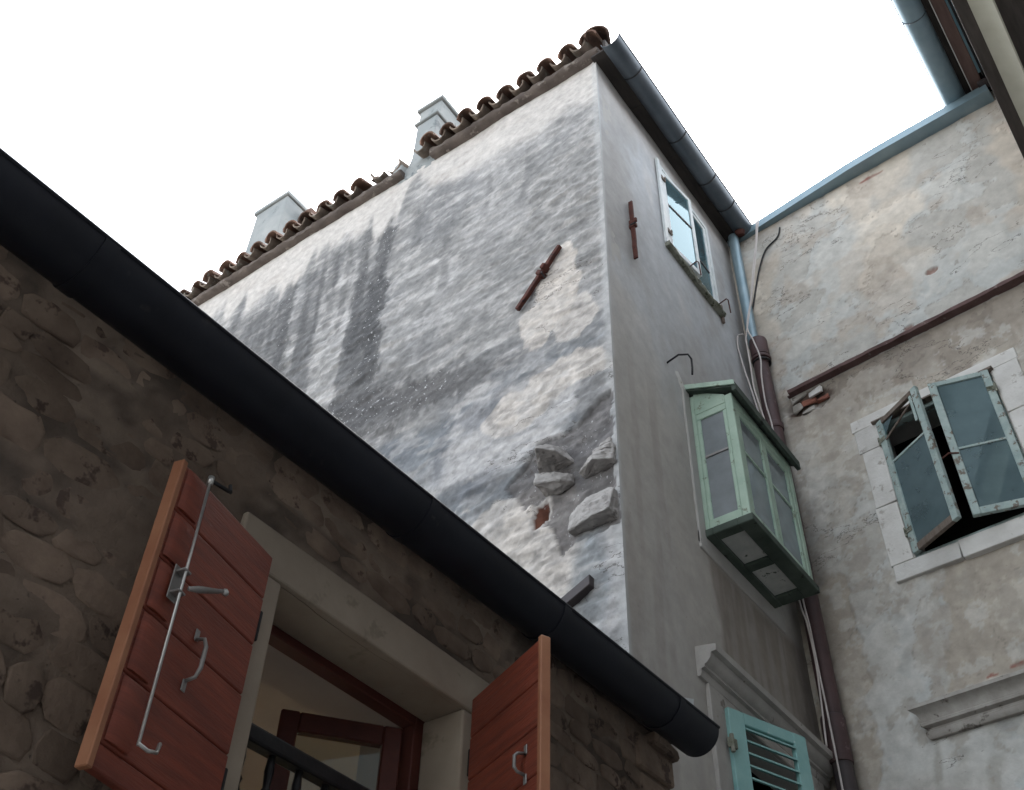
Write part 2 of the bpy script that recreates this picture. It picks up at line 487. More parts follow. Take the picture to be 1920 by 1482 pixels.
def grid_wall(name, fr, us, ws, holes, disp, cols, parent, mat, fleck=None, crack=None):
    U, W = np.meshgrid(us, ws, indexing='ij')
    nu, nw = U.shape
    u, w_ = U.ravel(), W.ravel()
    v = disp(u, w_)
    o = np.array(fr(0, 0, 0)); eu = np.array(fr(1, 0, 0)) - o; ev = np.array(fr(0, 1, 0)) - o
    base = np.array(root_loc(parent))
    P = o[None] + eu[None] * u[:, None] + ev[None] * v[:, None]
    P[:, 2] = w_
    P -= base[None]
    idx = np.arange(nu * nw).reshape(nu, nw)
    q = np.stack([idx[:-1, :-1], idx[1:, :-1], idx[1:, 1:], idx[:-1, 1:]], -1).reshape(-1, 4)
    cu = 0.25 * (u[q].sum(1)); cw = 0.25 * (w_[q].sum(1))
    keep = np.ones(len(q), bool)
    for (a, b, c, d) in holes:
        keep &= ~((cu > a) & (cu < b) & (cw > c) & (cw < d))
    q = q[keep]
    if np.dot(np.cross(eu, (0, 0, 1)), ev) < 0:
        q = q[:, ::-1]
    me = bpy.data.meshes.new(name)
    me.vertices.add(len(P)); me.vertices.foreach_set('co', P.astype(np.float32).ravel())
    me.loops.add(q.size); me.loops.foreach_set('vertex_index', q.astype(np.int32).ravel())
    me.polygons.add(len(q)); me.polygons.foreach_set('loop_start', (np.arange(len(q)) * 4).astype(np.int32))
    me.update(calc_edges=True)
    me.validate()
    me.shade_smooth()
    col, fl, ck = cols(u, w_, v)
    a = me.attributes.new('albedo', 'FLOAT_COLOR', 'POINT')
    a.data.foreach_set('color', np.hstack([np.clip(col, 0.02, 0.8), np.ones((len(u), 1))]).astype(np.float32).ravel())
    for nm, arr in (('fleck', fl), ('crack', ck)):
        a = me.attributes.new(nm, 'FLOAT', 'POINT')
        a.data.foreach_set('value', np.clip(arr, 0, 1).astype(np.float32))
    return finish(name, me, mat, parent, base)

# ================================================================ ground
g = MB()
g.add([(-600, -600, 0), (600, -600, 0), (600, 600, 0), (-600, 600, 0)], [(0, 1, 2, 3)])
go = build('ground', g, M['paving'])  # unseen ground sheet, added pale to bounce light up onto the walls
go['kind'] = 'structure'

# ================================================================ tall house with the stained side wall
H1 = thing('tall_house', 'tall plastered house with stained side wall and clay tile eave', 'house', (-5.2, 5.7, 0))
ZA = 11.02

stone_zone = [(0.02, 6.62), (0.30, 6.45), (0.62, 6.42), (0.86, 6.12), (0.62, 5.90), (0.48, 5.72), (0.42, 5.48), (0.02, 5.50)]
def in_poly(u, w_, poly):
    c = np.zeros(u.shape, bool)
    n = len(poly)
    for i in range(n):
        x0, y0 = poly[i]; x1, y1 = poly[(i + 1) % n]
        cond = ((y0 > w_) != (y1 > w_)) & (u < (x1 - x0) * (w_ - y0) / (y1 - y0 + 1e-12) + x0)
        c ^= cond
    return c

def dispA(u, w_):
    wx = 0.5 * (fbm(u * 1.3, w_ * 1.3, 8, 3) - 0.5); wy = 0.16 * (fbm(u * 1.7 + 7, w_ * 2.1, 9, 3) - 0.5)
    d = 0.05 * (fbm(u * 0.9, w_ * 0.9, 1, 3) - 0.5)
    big = fbm((u + wx) * 2.4, (w_ + wy) * 7.5, 3, 4, 0.5)
    fine = fbm((u + wx) * 5.2, (w_ + wy) * 17.0, 6, 4, 0.55)
    low = 0.35 + 0.65 * sm(10.4, 9.0, w_)
    rough = sm(0.36, 0.62, fbm(u * 0.75 + 3, w_ * 0.8, 5, 3) + 0.12 * sm(2.2, 0.8, u))
    d = d + low * (0.003 + 0.009 * rough) * (sm(0.47, 0.68, big) - 0.4) + low * (0.002 + 0.008 * rough) * (sm(0.48, 0.72, fine) - 0.4)
    d = d + 0.011 * (fbm(u * 9, w_ * 14, 4, 4, 0.6) - 0.5) * (0.6 + 0.4 * low)
    rid = 1 - np.abs(2 * fbm((u + wx) * 4.0, (w_ + wy) * 9.5, 12, 4, 0.55) - 1)
    d = d + low * (0.002 + 0.007 * rough) * (np.clip(rid, 0, 1) ** 4 - 0.3)
    pock = fbm(u * 24, w_ * 26, 7, 2)
    d = d - 0.004 * sm(0.62, 0.75, pock) * low
    n3 = fbm(u * 7, w_ * 7, 23, 4)
    zone = in_poly(u + 0.12 * (n3 - 0.5), w_ + 0.12 * (fbm(u * 7 + 9, w_ * 7, 44, 4) - 0.5), stone_zone).astype(float)
    d = d - zone * (0.022 + 0.02 * (fbm(u * 14, w_ * 18, 45, 3) - 0.5))
    dd = np.hypot((u - 0.575 + 0.35 * (w_ - 5.83)) / 0.05, (w_ - 5.83) / 0.105) + 0.7 * (n3 - 0.5)
    d = d - 0.02 * sm(1.0, 0.9, dd)
    d = d * sm(0.0, 0.07, u)
    return d

def colsA(u, w_, v):
    n1 = fbm(u * 1.1, w_ * 1.1, 21, 4); n2 = fbm(u * 3.2, w_ * 3.2, 22, 4); n3 = fbm(u * 7, w_ * 7, 23, 4)
    nh = fbm(u * 1.8, w_ * 6.5, 24, 4); nfine = fbm(u * 22, w_ * 16, 27, 4, 0.65)
    col = np.tile(np.array([0.305, 0.31, 0.312]), (len(u), 1))
    col = lerp(col, (0.39, 0.395, 0.40), sm(0.45, 0.7, n2) * 0.8)
    col = lerp(col, (0.25, 0.258, 0.268), sm(0.48, 0.68, n1) * 0.75)
    col = lerp(col, (0.50, 0.505, 0.51), sm(0.58, 0.70, nh) * 0.6 * sm(10.6, 9.8, w_))
    # long run-off stains under the white band
    run = fbm(u * 4.2, w_ * 0.35, 31, 4, 0.6)
    tongue = fbm(u * 5.5, 0 * w_ + 3.3, 32, 3)
    zb = 10.36 - 0.10 * sm(0.5, 0.0, u) + (tongue - 0.5) * 0.9 * sm(1.6, 2.5, u) + (fbm(u * 3, 0 * u, 33, 3) - 0.5) * 0.25
    zb = zb + 0.42 * np.exp(-((u - 2.1) / 0.14) ** 2)
    left = sm(2.2, 2.5, u)
    dark = sm(0.40, 0.58, run + 0.25 * (nfine - 0.5)) * left * sm(zb + 0.05, zb - 0.5, w_) * sm(7.2, 8.6, w_ + 0.0 * u)
    col = lerp(col, (0.165, 0.17, 0.178), dark * 0.9)
    mid = sm(3.0, 3.4, u) * sm(zb, zb - 0.9, w_) * sm(0.3, 0.6, n1 + 0.15)
    col = lerp(col, (0.18, 0.185, 0.192), mid * 0.6)
    fl = np.zeros(len(u))
    wob = 0.10 * (fbm(w_ * 2.2, u * 0.0 + 1.0, 35, 3) - 0.5)
    for (u0, w0, u1, w1, rad, amt) in ((2.50, 10.38, 2.33, 8.1, 0.13, 0.82), (2.74, 10.36, 2.62, 8.6, 0.09, 0.66), (2.42, 9.3, 2.60, 7.6, 0.20, 0.62), (2.95, 10.3, 2.86, 9.0, 0.05, 0.5), (3.30, 10.32, 3.2, 8.9, 0.05, 0.5), (3.98, 10.25, 3.85, 9.3, 0.05, 0.45), (4.32, 10.2, 4.2, 9.2, 0.06, 0.45), (1.2, 10.1, 1.2, 9.5, 0.05, 0.3), (0.75, 10.15, 0.76, 9.4, 0.06, 0.3),
                                       (3.78, 10.32, 3.6, 8.7, 0.12, 0.7), (3.50, 10.3, 3.35, 8.8, 0.09, 0.5), (4.15, 10.1, 3.95, 9.0, 0.12, 0.45),
                                       (3.16, 10.34, 3.05, 9.2, 0.08, 0.45), (4.6, 10.2, 4.45, 9.4, 0.07, 0.4), (1.62, 9.7, 1.6, 8.8, 0.07, 0.35), (2.05, 10.25, 2.02, 9.6, 0.07, 0.3)):
        d, t_ = seg_dist(u + wob, w_, u0, w0, u1, w1)
        k = sm(1.15, 0.45, d / rad + 1.5 * (n3 - 0.5) + 1.1 * (nfine - 0.5)) * amt * sm(0.0, 0.06, t_ + 0.06 * n3)
        col = lerp(col, (0.085, 0.088, 0.094), k)
        fl = np.maximum(fl, k * (0.9 if amt > 0.6 else 0.45))
    # dark belt that runs down to the left
    d, t_ = seg_dist(u, w_, 2.75, 7.72, 0.78, 7.34)
    k = sm(1.3, 0.3, d / (0.13 + 0.12 * sm(0.8, 2.2, u)) + 1.1 * (n2 - 0.5) + 1.2 * (nfine - 0.5)) * (0.36 + 0.46 * sm(0.7, 1.7, u))
    col = lerp(col, (0.085, 0.084, 0.088), k)
    fl = np.maximum(fl, k * sm(1.0, 1.6, u))
    k = sm(1.6, 2.3, u + 0.9 * (n1 - 0.5)) * sm(8.25, 7.75, w_ + 0.5 * (n2 - 0.5)) * 0.9
    col = lerp(col, (0.12, 0.122, 0.128), k)
    fl = np.maximum(fl, k * 0.9)
    # lower part: clouds of blue grey and paler plaster
    lowz = sm(7.5, 7.0, w_)
    k = lowz * sm(0.44, 0.60, fbm(u * 1.6 + 4, w_ * 1.9, 41, 4))
    col = lerp(col, (0.20, 0.225, 0.25), k * 0.85)
    k = lowz * sm(0.5, 0.62, fbm(u * 1.9, w_ * 2.6, 42, 4)) * sm(1.9, 1.3, u)
    col = lerp(col, (0.545, 0.55, 0.56), k * 0.8)
    for (cu_, cw_, ru, rw, amt) in ((1.45, 6.75, 0.10, 0.42, 0.7), (1.12, 6.95, 0.30, 0.16, 0.6), (1.1, 6.3, 0.22, 0.12, 0.65), (0.95, 7.05, 0.12, 0.25, 0.45), (1.9, 6.9, 0.3, 0.2, 0.4)):
        k = sm(1.3, 0.4, np.hypot((u - cu_) / ru, (w_ - cw_) / rw) + 1.2 * (n2 - 0.5)) * amt
        col = lerp(col, (0.165, 0.18, 0.205), k)
    # pale warm plaster below the iron tie and near the corner
    for (cu_, cw_, ru, rw, amt) in ((0.46, 7.95, 0.17, 0.42, 0.95), (0.62, 7.6, 0.16, 0.3, 0.85), (0.34, 7.55, 0.22, 0.22, 0.6), (0.42, 6.95, 0.42, 0.22, 0.75), (0.75, 6.78, 0.30, 0.14, 0.6),
                                    (0.58, 5.55, 0.30, 0.55, 0.75), (0.35, 5.15, 0.22, 0.3, 0.6), (0.9, 5.8, 0.3, 0.3, 0.6)):
        k = sm(1.06, 0.94, np.hypot((u - cu_) / ru, (w_ - cw_) / rw) + 1.3 * (n2 - 0.5) + 0.5 * (n3 - 0.5)) * amt
        col = lerp(col, (0.66, 0.625, 0.585), k)
    # dark zone round the projecting stones
    zone = in_poly(u + 0.12 * (n3 - 0.5), w_ + 0.12 * (fbm(u * 7 + 9, w_ * 7, 44, 4) - 0.5), stone_zone).astype(float)
    col = lerp(col, (0.15, 0.143, 0.145), zone * 0.85)
    fl = np.maximum(fl, zone * 0.55)
    k = sm(1.2, 0.5, np.hypot((u - 0.2) / 0.16, (w_ - 5.2) / 0.36) + 1.1 * (n2 - 0.5))
    col = lerp(col, (0.25, 0.285, 0.31), k * 0.8)
    # small bare spot with brick showing
    d = np.hypot((u - 0.575 + 0.35 * (w_ - 5.83)) / 0.05, (w_ - 5.83) / 0.105) + 0.7 * (n3 - 0.5)
    col = lerp(col, (0.6, 0.58, 0.56), sm(1.45, 1.2, d))
    col = lerp(col, (0.12, 0.05, 0.033), sm(0.95, 0.8, d))
    # white band under the eave
    white = sm(zb - 0.10, zb + 0.16, w_ + 0.12 * (n3 - 0.5))
    col = lerp(col, (0.62, 0.605, 0.585), white * (0.85 + 0.15 * n2))
    dirt = sm(0.5, 0.75, fbm(u * 2.2, w_ * 5, 46, 4)) * white * 0.35
    col = lerp(col, (0.45, 0.42, 0.39), dirt)
    lay = fbm(u * 4.5 + 0.6 * (n2 - 0.5), w_ * 15 + 1.2 * (n2 - 0.5), 49, 5, 0.6)
    lk = (1 - 0.8 * white) * sm(0.08, 0.30, col.mean(1))
    col = lerp(col, (0.58, 0.575, 0.57), sm(0.57, 0.66, lay) * 0.42 * lk)
    col = lerp(col, (0.155, 0.16, 0.168), sm(0.43, 0.35, lay) * 0.34 * lk)
    mot = 0.55 + 0.9 * fbm(u * 13, w_ * 20, 48, 5, 0.72)
    col = col * (mot * (1 - 0.6 * white) + 0.6 * white)[:, None]
    # crisp clean strip along the corner
    edge = sm(0.075, 0.03, u + 0.03 * (n3 - 0.5)) * (1 - zone)
    col = lerp(col, (0.50, 0.52, 0.53), edge * 0.6)
    col = col * np.array([0.735, 0.71, 0.69])[None, :]
    ck = 0.4 + 0.6 * sm(1.4, 0.8, u) * sm(8.5, 8.0, w_)
    return col, fl, ck

grid_wall('side_wall', fA, grid_lines(0, 5.9, 0.016), grid_lines(4.45, ZA, 0.016), [], dispA, colsA, H1, M['wallA'])
b = MB()
b.box(fA, 0.004, 8.6, -0.35, -0.06, 0, 4.5).box(fA, 5.85, 8.6, -0.35, -0.03, 4.45, ZA)
b.box(fA, 0.004, 5.9, -0.35, -0.06, 4.45, ZA - 0.02)
build('side_wall', b, M['render'], H1, label='plain part of the side wall hidden behind the low stone house')
# alley wall
UW = (5.40, 6.37, 9.30, 10.60)       # upper window opening  y0 y1 z0 z1
BW = (5.44, 6.42, 6.22, 7.36)        # bay window opening
LW = (5.38, 6.58, 3.25, 4.80)        # louvred window opening
def dispB(u, w_):
    return 0.02 * (fbm(u * 1.3, w_ * 1.1, 51, 3) - 0.5) * sm(4.34, 4.44, u) * sm(6.93, 6.8, u) + 0.004 * (fbm(u * 9, w_ * 9, 52, 3) - 0.5)
def colsB(u, w_, v):
    n1 = fbm(u * 1.2, w_ * 0.8, 61, 4); n2 = fbm(u * 3.5, w_ * 2.2, 62, 4); n3 = fbm(u * 9, w_ * 9, 63, 3); st = fbm(u * 7, w_ * 0.6, 64, 4)
    col = np.tile(np.array([0.40, 0.41, 0.42]), (len(u), 1))
    col = lerp(col, (0.45, 0.465, 0.48), sm(0.45, 0.7, n1) * 0.7)
    col = lerp(col, (0.36, 0.355, 0.35), sm(0.5, 0.7, n2) * 0.6)
    cl = fbm(u * 0.9 + 5, w_ * 0.55, 67, 5, 0.6)
    col = lerp(col, (0.30, 0.285, 0.265), sm(0.50, 0.64, cl) * 0.55)
    col = lerp(col, (0.49, 0.475, 0.455), sm(0.44, 0.34, cl) * 0.5)
    col = lerp(col, (0.50, 0.485, 0.47), sm(10.25, 10.75, w_ + 0.2 * (n2 - 0.5)) * 0.7)
    col = lerp(col, (0.39, 0.365, 0.33), sm(8.6, 6.6, w_ + 0.8 * (n1 - 0.5)) * 0.8)
    # brown damp wash under the bay
    left = 5.44 + 0.05 * sm(6.1, 5.2, w_) + 0.10 * (fbm(w_ * 2.5, 0 * w_ + 2, 65, 3) - 0.5)
    k = sm(left - 0.02, left + 0.05, u + 0.05 * (n3 - 0.5)) * sm(6.02, 5.9, w_ - 0.0) * (0.55 + 0.45 * sm(0.3, 0.6, st))
    col = lerp(col, (0.215, 0.185, 0.16), k * 0.85)
    col = lerp(col, (0.33, 0.305, 0.28), k * sm(0.55, 0.72, st) * 0.7)
    k = sm(5.35, 5.1, u) * sm(0.5, 0.7, st) * sm(8, 6.5, w_) * 0.5
    col = lerp(col, (0.31, 0.285, 0.26), k)
    k = sm(6.70, 6.9, u + 0.1 * (n2 - 0.5)) * sm(0.25, 0.6, n2 + 0.1) * 0.6
    col = lerp(col, (0.25, 0.235, 0.225), k)
    col = lerp(col, (0.5, 0.52, 0.53), sm(YC + 0.04, YC + 0.015, u + 0.02 * (n3 - 0.5)) * 0.5)
    col = col * (0.86 + 0.28 * fbm(u * 10, w_ * 9, 66, 5, 0.65))[:, None]
    return col, np.zeros(len(u)), np.zeros(len(u))
marks_u = [UW[0], UW[1], BW[0], BW[1], LW[0], LW[1]]
marks_w = [UW[2], UW[3], BW[2], BW[3], LW[2], LW[3]]
grid_wall('alley_wall', fB, grid_lines(YC, YBC + 0.02, 0.018, marks_u), grid_lines(2.8, 10.96, 0.018, marks_w), [UW, BW, LW], dispB, colsB, H1, M['wallB'])
b = MB()
b.box(fB, YC + 0.01, YBC + 0.4, -0.30, -0.02, 0, 2.85)
build('alley_wall', b, M['render'], H1, label='lower part of the wall along the alley')
# reveals of the three openings
for nm, (a0, a1, c0, c1), dep in (('window_reveal', UW, 0.14), ('window_reveal', LW, 0.22)):
    b = MB()
    b.box(fB, a0 - 0.03, a0, -dep, -0.006, c0, c1).box(fB, a1, a1 + 0.03, -dep, -0.006, c0, c1)
    b.box(fB, a0 - 0.03, a1 + 0.03, -dep, -0.006, c1, c1 + 0.03).box(fB, a0 - 0.03, a1 + 0.03, -dep, -0.006, c0 - 0.03, c0)
    build(nm, b, M['render'], H1)
# dark rooms behind the openings, back walls
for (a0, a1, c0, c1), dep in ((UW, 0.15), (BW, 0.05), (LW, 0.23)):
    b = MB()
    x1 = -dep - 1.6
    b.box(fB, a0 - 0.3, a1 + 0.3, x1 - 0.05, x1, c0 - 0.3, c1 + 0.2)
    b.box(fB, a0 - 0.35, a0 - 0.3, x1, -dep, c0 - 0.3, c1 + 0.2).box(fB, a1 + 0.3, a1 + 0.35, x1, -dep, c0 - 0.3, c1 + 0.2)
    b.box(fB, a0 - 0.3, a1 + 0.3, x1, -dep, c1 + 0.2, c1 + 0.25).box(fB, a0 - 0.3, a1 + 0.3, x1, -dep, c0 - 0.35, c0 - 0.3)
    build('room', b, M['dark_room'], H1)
b = MB()
b.box(fW, -10.9, -10.6, YC, 10.0, 0, 11.0).box(fW, -10.9, -2.5, 9.9, 10.2, 0, 11.0).box(fB, YBC + 0.1, 10.0, -0.3, 0.0, 0, 10.9)
build('rear_wall', b, M['render'], H1)
# roof: two planes meeting on the hip from the corner
b = MB()
zr = 11.12
b.add([(-2.42, YC + 0.06, zr), (-10.9, YC - 0.04, zr), (-10.9, YC + 3.4, zr + 1.25), (-5.5, YC + 3.4, zr + 1.25), (-2.42, 10.2, zr),
       (-2.42, YC + 0.06, zr - 0.05), (-10.9, YC - 0.04, zr - 0.05), (-10.9, 10.2, zr - 0.05), (-2.42, 10.2, zr - 0.05), (-10.9, 10.2, zr)],
      [(0, 1, 2, 3), (0, 3, 4), (3, 2, 9, 4), (5, 8, 7, 6), (0, 5, 6, 1), (4, 8, 5, 0), (9, 7, 8, 4), (1, 6, 7, 9, 2)])
roof = build('roof', b, M['soffit'], H1)

# mortar band under the tiles, in two lengths with the chimney gap between
def mortar_band(u0, u1):
    b = MB()
    n = int((u1 - u0) / 0.05)
    rings = []
    for k in range(n + 1):
        u = u0 + (u1 - u0) * k / n
        j = lambda a: random.uniform(-a, a)
        rings.append([fA(u, -0.10, 11.00), fA(u, 0.04 + j(0.006), 11.0 + j(0.004)), fA(u, 0.075 + j(0.010), 11.02 + j(0.008)), fA(u, 0.088 + j(0.01), 11.05 + j(0.006)),
                      fA(u, 0.07 + j(0.010), 11.082 + j(0.007)), fA(u, -0.10, 11.10)])
    b.prism(rings)
    return build('eave_band', b, M['mortar'], H1, smooth='auto')
mortar_band(-0.06, 1.93)
mortar_band(2.33, 8.6)
# clay tiles: covers on channels
def tile_mesh(name, r0, r1, L, up_, seed):
    rd = random.Random(seed)
    th = 0.016
    n = 8
    b = MB()
    rings = []
    for (t, r) in ((0, r0), (0.5, (r0 + r1) / 2), (1, r1)):
        a0, a1 = (0.0, math.pi)
        ring = []
        for rr in (r, r - th):
            ks = range(n + 1) if rr == r else range(n, -1, -1)
            for k in ks:
                a = a0 + (a1 - a0) * k / n
                x, z = rr * math.cos(a), rr * math.sin(a) * 0.9
                if not up_:
                    z = -z
                e = rd.uniform(-0.006, 0.006) if t == 0 else 0
                ring.append((x, t * L + e, z + e * 0.5))
        rings.append(ring)
    b.prism(rings)
    me = bpy.data.meshes.new(name)
    me.from_pydata([tuple(p) for p in b.v], [], b.f)
    bm = bmesh.new(); bm.from_mesh(me); bmesh.ops.recalc_face_normals(bm, faces=bm.faces)
    for e in bm.edges:
        if len(e.link_faces) == 2 and e.calc_face_angle() > R(50):
            e.smooth = False
    bm.to_mesh(me); bm.free()
    me.shade_smooth()
    for e_ in ():
        pass
    return me
cov = [tile_mesh('roof_tile', 0.098, 0.08, 0.46, True, k) for k in range(4)]
cha = [tile_mesh('channel_tile', 0.088, 0.10, 0.46, False, k + 9) for k in range(3)]
for me in cov: me.materials.append(M['tile'])
for me in cha: me.materials.append(M['channel'])
SL = R(19)
def put_tile(me, name, u, v, z, slope=SL, yaw=0.0, roll=0.0, scale=1.0, label=None):
    o = bpy.data.objects.new(name, me)
    C.objects.link(o)
    o.parent = H1
    o.location = Vector(fA(u, v, z)) - root_loc(H1)
    o.rotation_euler = (slope, roll, yaw)
    o.scale = (scale, 1, scale)
    if label:
        o['label'] = label
    return o
us = []
u = -0.02
while u < 1.95:
    us.append(u); u += 0.242
u = 2.86
while u < 8.4:
    us.append(u); u += 0.247
for k, u in enumerate(us):
    j = lambda a: random.uniform(-a, a)
    for row in range(2):
        put_tile(random.choice(cov), 'roof_tile', u + j(0.012), 0.165 - row * 0.36 + j(0.018), 11.128 + row * 0.125 + j(0.008), SL + j(0.05), j(0.07), j(0.08), 1 + j(0.06))
    for row in range(2):
        put_tile(random.choice(cha), 'channel_tile', u + 0.1235 + j(0.008), 0.145 - row * 0.36 + j(0.012), 11.180 + row * 0.125 + j(0.008), SL + j(0.03), j(0.05), j(0.06), 1 + j(0.05))
# the broken end beside the gap
put_tile(cha[0], 'channel_tile', 2.62, 0.12, 11.21, SL, 0.25, 0.25, 1.0, 'loose channel tile beside the gap in the eave')
put_tile(cha[1], 'channel_tile', 2.42, 0.10, 11.20, SL + 0.1, -0.1, -0.35, 1.05, 'tilted last channel tile at the broken eave end')
put_tile(cov[1], 'roof_tile', 2.70, 0.03, 11.20, SL + 0.35, 0.5, 0.5, 0.8, 'broken cover tile lying loose at the gap')
b = MB().box(fA, 1.90, 2.38, -0.25, -0.002, 10.99, 11.17, 0.004)
build('chimney_foot', b, M['chimney'], H1, 0.02, seg=2)
b = MB()
b.box(fA, 2.34, 2.46, -0.12, 0.07, 11.09, 11.24, 0.012)
build('mortar_block', b, M['chimney'], H1, 0.01)
b = MB()
b.box(fA, 1.88, 1.97, -0.1, 0.07, 11.04, 11.15, 0.012)
build('mortar_block', b, M['mortar'], H1, 0.015)
# ridge tile on the corner
o = put_tile(cov[2], 'roof_tile', -0.10, 0.14, 11.155, R(22), R(22), 0, 1.25, 'big corner tile over the gutter end')

# chimneys
def chimney(label, u0, u1, v0, v1, z0, z1, cap_h, over, curve=False, pot=False):
    c = group_part('chimney', H1, label)
    b = MB()
    n = 8
    rings = []
    for k in range(n + 1):
        t = k / n
        z = z0 + (z1 - z0) * t
        fl = 0.18 * max(0, 1 - t * 2.2) ** 2 if curve else 0
        rings.append([fA(u0 - fl * 0.15, v0, z), fA(u1 + fl, v0, z), fA(u1 + fl, v1, z), fA(u0 - fl * 0.15, v1, z)])
    b.prism(rings)
    build('stack', b, M['chimney'], c, 0.012, seg=2)
    b = MB()
    b.box(fA, u0 - over, u1 + over, v0 - over, v1 + over, z1, z1 + cap_h, 0.006)
    build('cap', b, M['chimney'], c, 0.008)
    if pot:
        b = MB()
        b.box(fA, u0 + 0.02, u1 - 0.02, v0 + 0.02, v1 - 0.02, z1 + cap_h, z1 + cap_h + pot, 0.006)
        b.box(fA, u0 - over, u1 + over, v0 - over, v1 + over, z1 + cap_h + pot, z1 + cap_h + pot + 0.05, 0.005)
        build('upper_slab', b, M['chimney'], c, 0.01)
    return c
chimney('short white chimney flush with the stained wall at the eave gap', 1.99, 2.27, -0.27, -0.005, 10.95, 11.95, 0.05, 0.025, True)
chimney('taller white chimney standing behind the short one', 2.33, 2.66, -0.86, -0.38, 11.2, 13.12, 0.06, 0.03)
chimney('broad grey chimney behind the left run of tiles', 5.06, 5.64, -1.05, -0.50, 11.2, 13.52, 0.07, 0.03)
b = MB()
b.box(fA, 4.86, 5.04, -0.95, -0.75, 13.30, 13.42, 0.02)
build('chimney_tile', b, M['tile'], H1, 0.02)

# eave over the alley: soffit boards, gutter
b = MB()
for k in range(4):
    y0 = YC - 0.06 + k * 0.68
    bb = MB().box(fB, y0, min(y0 + 0.676, YBC - 0.04), -0.02, 0.135 + random.uniform(-0.008, 0.008), 10.955, 10.985)
    build('soffit_board', bb, M['soffit'], H1, 0.004)
b.box(fB, YC - 0.08, YBC - 0.03, 0.125, 0.155, 10.93, 11.10)
build('fascia_board', b, M['soffit'], H1, 0.004)
def half_gutter(axis_fn, t0, t1, r, rim=0.012, n=14, steps=12, th=0.004, closed0=False, closed1=False):
    rings = []
    for k in range(steps + 1):
        t = t0 + (t1 - t0) * k / steps
        ring = []
        for rr in (r, r - th):
            ks = range(n + 1) if rr == r else range(n, -1, -1)
            for i in ks:
                a = math.pi + math.pi * i / n
                ring.append(axis_fn(t, rr * math.cos(a), rr * math.sin(a)))
        rings.append(ring)
    b = MB().prism(rings)
    pts = [axis_fn(t0 + (t1 - t0) * k / steps, r, 0.004) for k in range(steps + 1)]
    b.tube(pts, rim, 8)
    for c, t in ((closed0, t0), (closed1, t1)):
        if c:
            e = 0.004 if t == t0 else -0.004
            r0 = [axis_fn(t, r * math.cos(math.pi + math.pi * i / n), r * math.sin(math.pi + math.pi * i / n)) for i in range(n + 1)]
            r1 = [axis_fn(t + e, r * math.cos(math.pi + math.pi * i / n), r * math.sin(math.pi + math.pi * i / n)) for i in range(n + 1)]
            b.prism([r0, r1])
    return b
def axB(t, a, z):
    return (-2.275 + a, t, 10.955 + z + 0.008 * math.sin(t * 3))
gb = build('rain_gutter', half_gutter(axB, 4.215, 6.93, 0.098, 0.009), M['zinc_old'], H1, smooth='auto', label='round weathered gutter above the alley window')
for t in (4.62, 5.45, 6.05, 6.45):
    pts = [axB(t, 0.101 * math.cos(math.pi + math.pi * i / 12), 0.101 * math.sin(math.pi + math.pi * i / 12)) for i in range(13)]
    build('gutter_bracket', MB().tube(pts + [(-2.40, t, 10.965)], 0.007, 6), M['iron'], gb if False else H1)
pts = [Vector(axB(6.78, 0, 0)) + Vector((-0.02, 0, -0.085)), Vector(axB(6.80, 0, 0)) + Vector((-0.03, 0, -0.13))]
build('gutter_outlet', MB().tube(pts, [0.055, 0.045], 12), M['rust'], H1, smooth='auto')

# iron ties on both walls
def iron_tie(fr, p0, p1, wid, label, clamp):
    c = group_part('wall_anchor', H1, label)
    d = Vector((p1[0] - p0[0], p1[1] - p0[1])); L = d.length; d.normalize(); nrm = Vector((-d.y, d.x))
    def loc(a, bb, v):
        q = Vector(p0) + d * a + nrm * bb
        return fr(q.x, v, q.y)
    b = MB()
    n = 10
    rings = []
    for k in range(n + 1):
        a = L * k / n
        w_ = wid * (0.5 + random.uniform(-0.05, 0.05)) * (0.82 if k in (0, n) else 1)
        s_ = random.uniform(-0.003, 0.003)
        rings.append([loc(a, -w_ + s_, 0.012), loc(a, -w_ + s_, 0.05), loc(a, w_ + s_, 0.05), loc(a, w_ + s_, 0.012)])
    b.prism(rings)
    build('bar', b, M['rust'], c, 0.004)
    m_ = L * clamp
    b = MB()
    f2 = lambda a, bb, z: loc(m_ + a, bb, z)
    for (a0, a1, b0, b1, v0, v1) in ((-0.022, 0.022, -wid * 0.75, wid * 0.75, -0.03, 0.068), (0.035, 0.085, -wid * 0.42, wid * 0.62, 0.0, 0.075)):
        vs = [f2(a, bb, v) for a in (a0, a1) for bb in (b0, b1) for v in (v0, v1)]
        b.add(vs, [(0, 1, 3, 2), (4, 6, 7, 5), (0, 4, 5, 1), (2, 3, 7, 6), (0, 2, 6, 4), (1, 5, 7, 3)])
    build('clamp', b, M['rust'], c, 0.006)
    b = MB().tube([f2(0, wid * 0.9, 0.06), f2(-0.02, wid * 1.7, 0.075), f2(-0.03, wid * 2.0, 0.03)], 0.007, 6)
    build('wedge', b, M['iron'], c)
iron_tie(fA, (0.790, 7.89), (0.398, 8.40), 0.036, 'rusty iron tie set slanting on the stained wall', 0.55)
iron_tie(fB, (4.733, 8.39), (4.722, 9.14), 0.022, 'upright rusty iron tie on the smooth wall', 0.55)
b = MB()
rings = []
for k in range(4):
    t = k / 3
    uu, zz = 0.44 - 0.245 * t, 5.045 + 0.115 * t
    rings.append([fA(uu, -0.02, zz - 0.035), fA(uu, 0.06, zz - 0.035), fA(uu, 0.06, zz + 0.035), fA(uu, -0.02, zz + 0.035)])
build('iron_beam', MB().prism(rings), M['pipe_low'], H1, 0.004, label='dark iron beam end low on the stained wall')

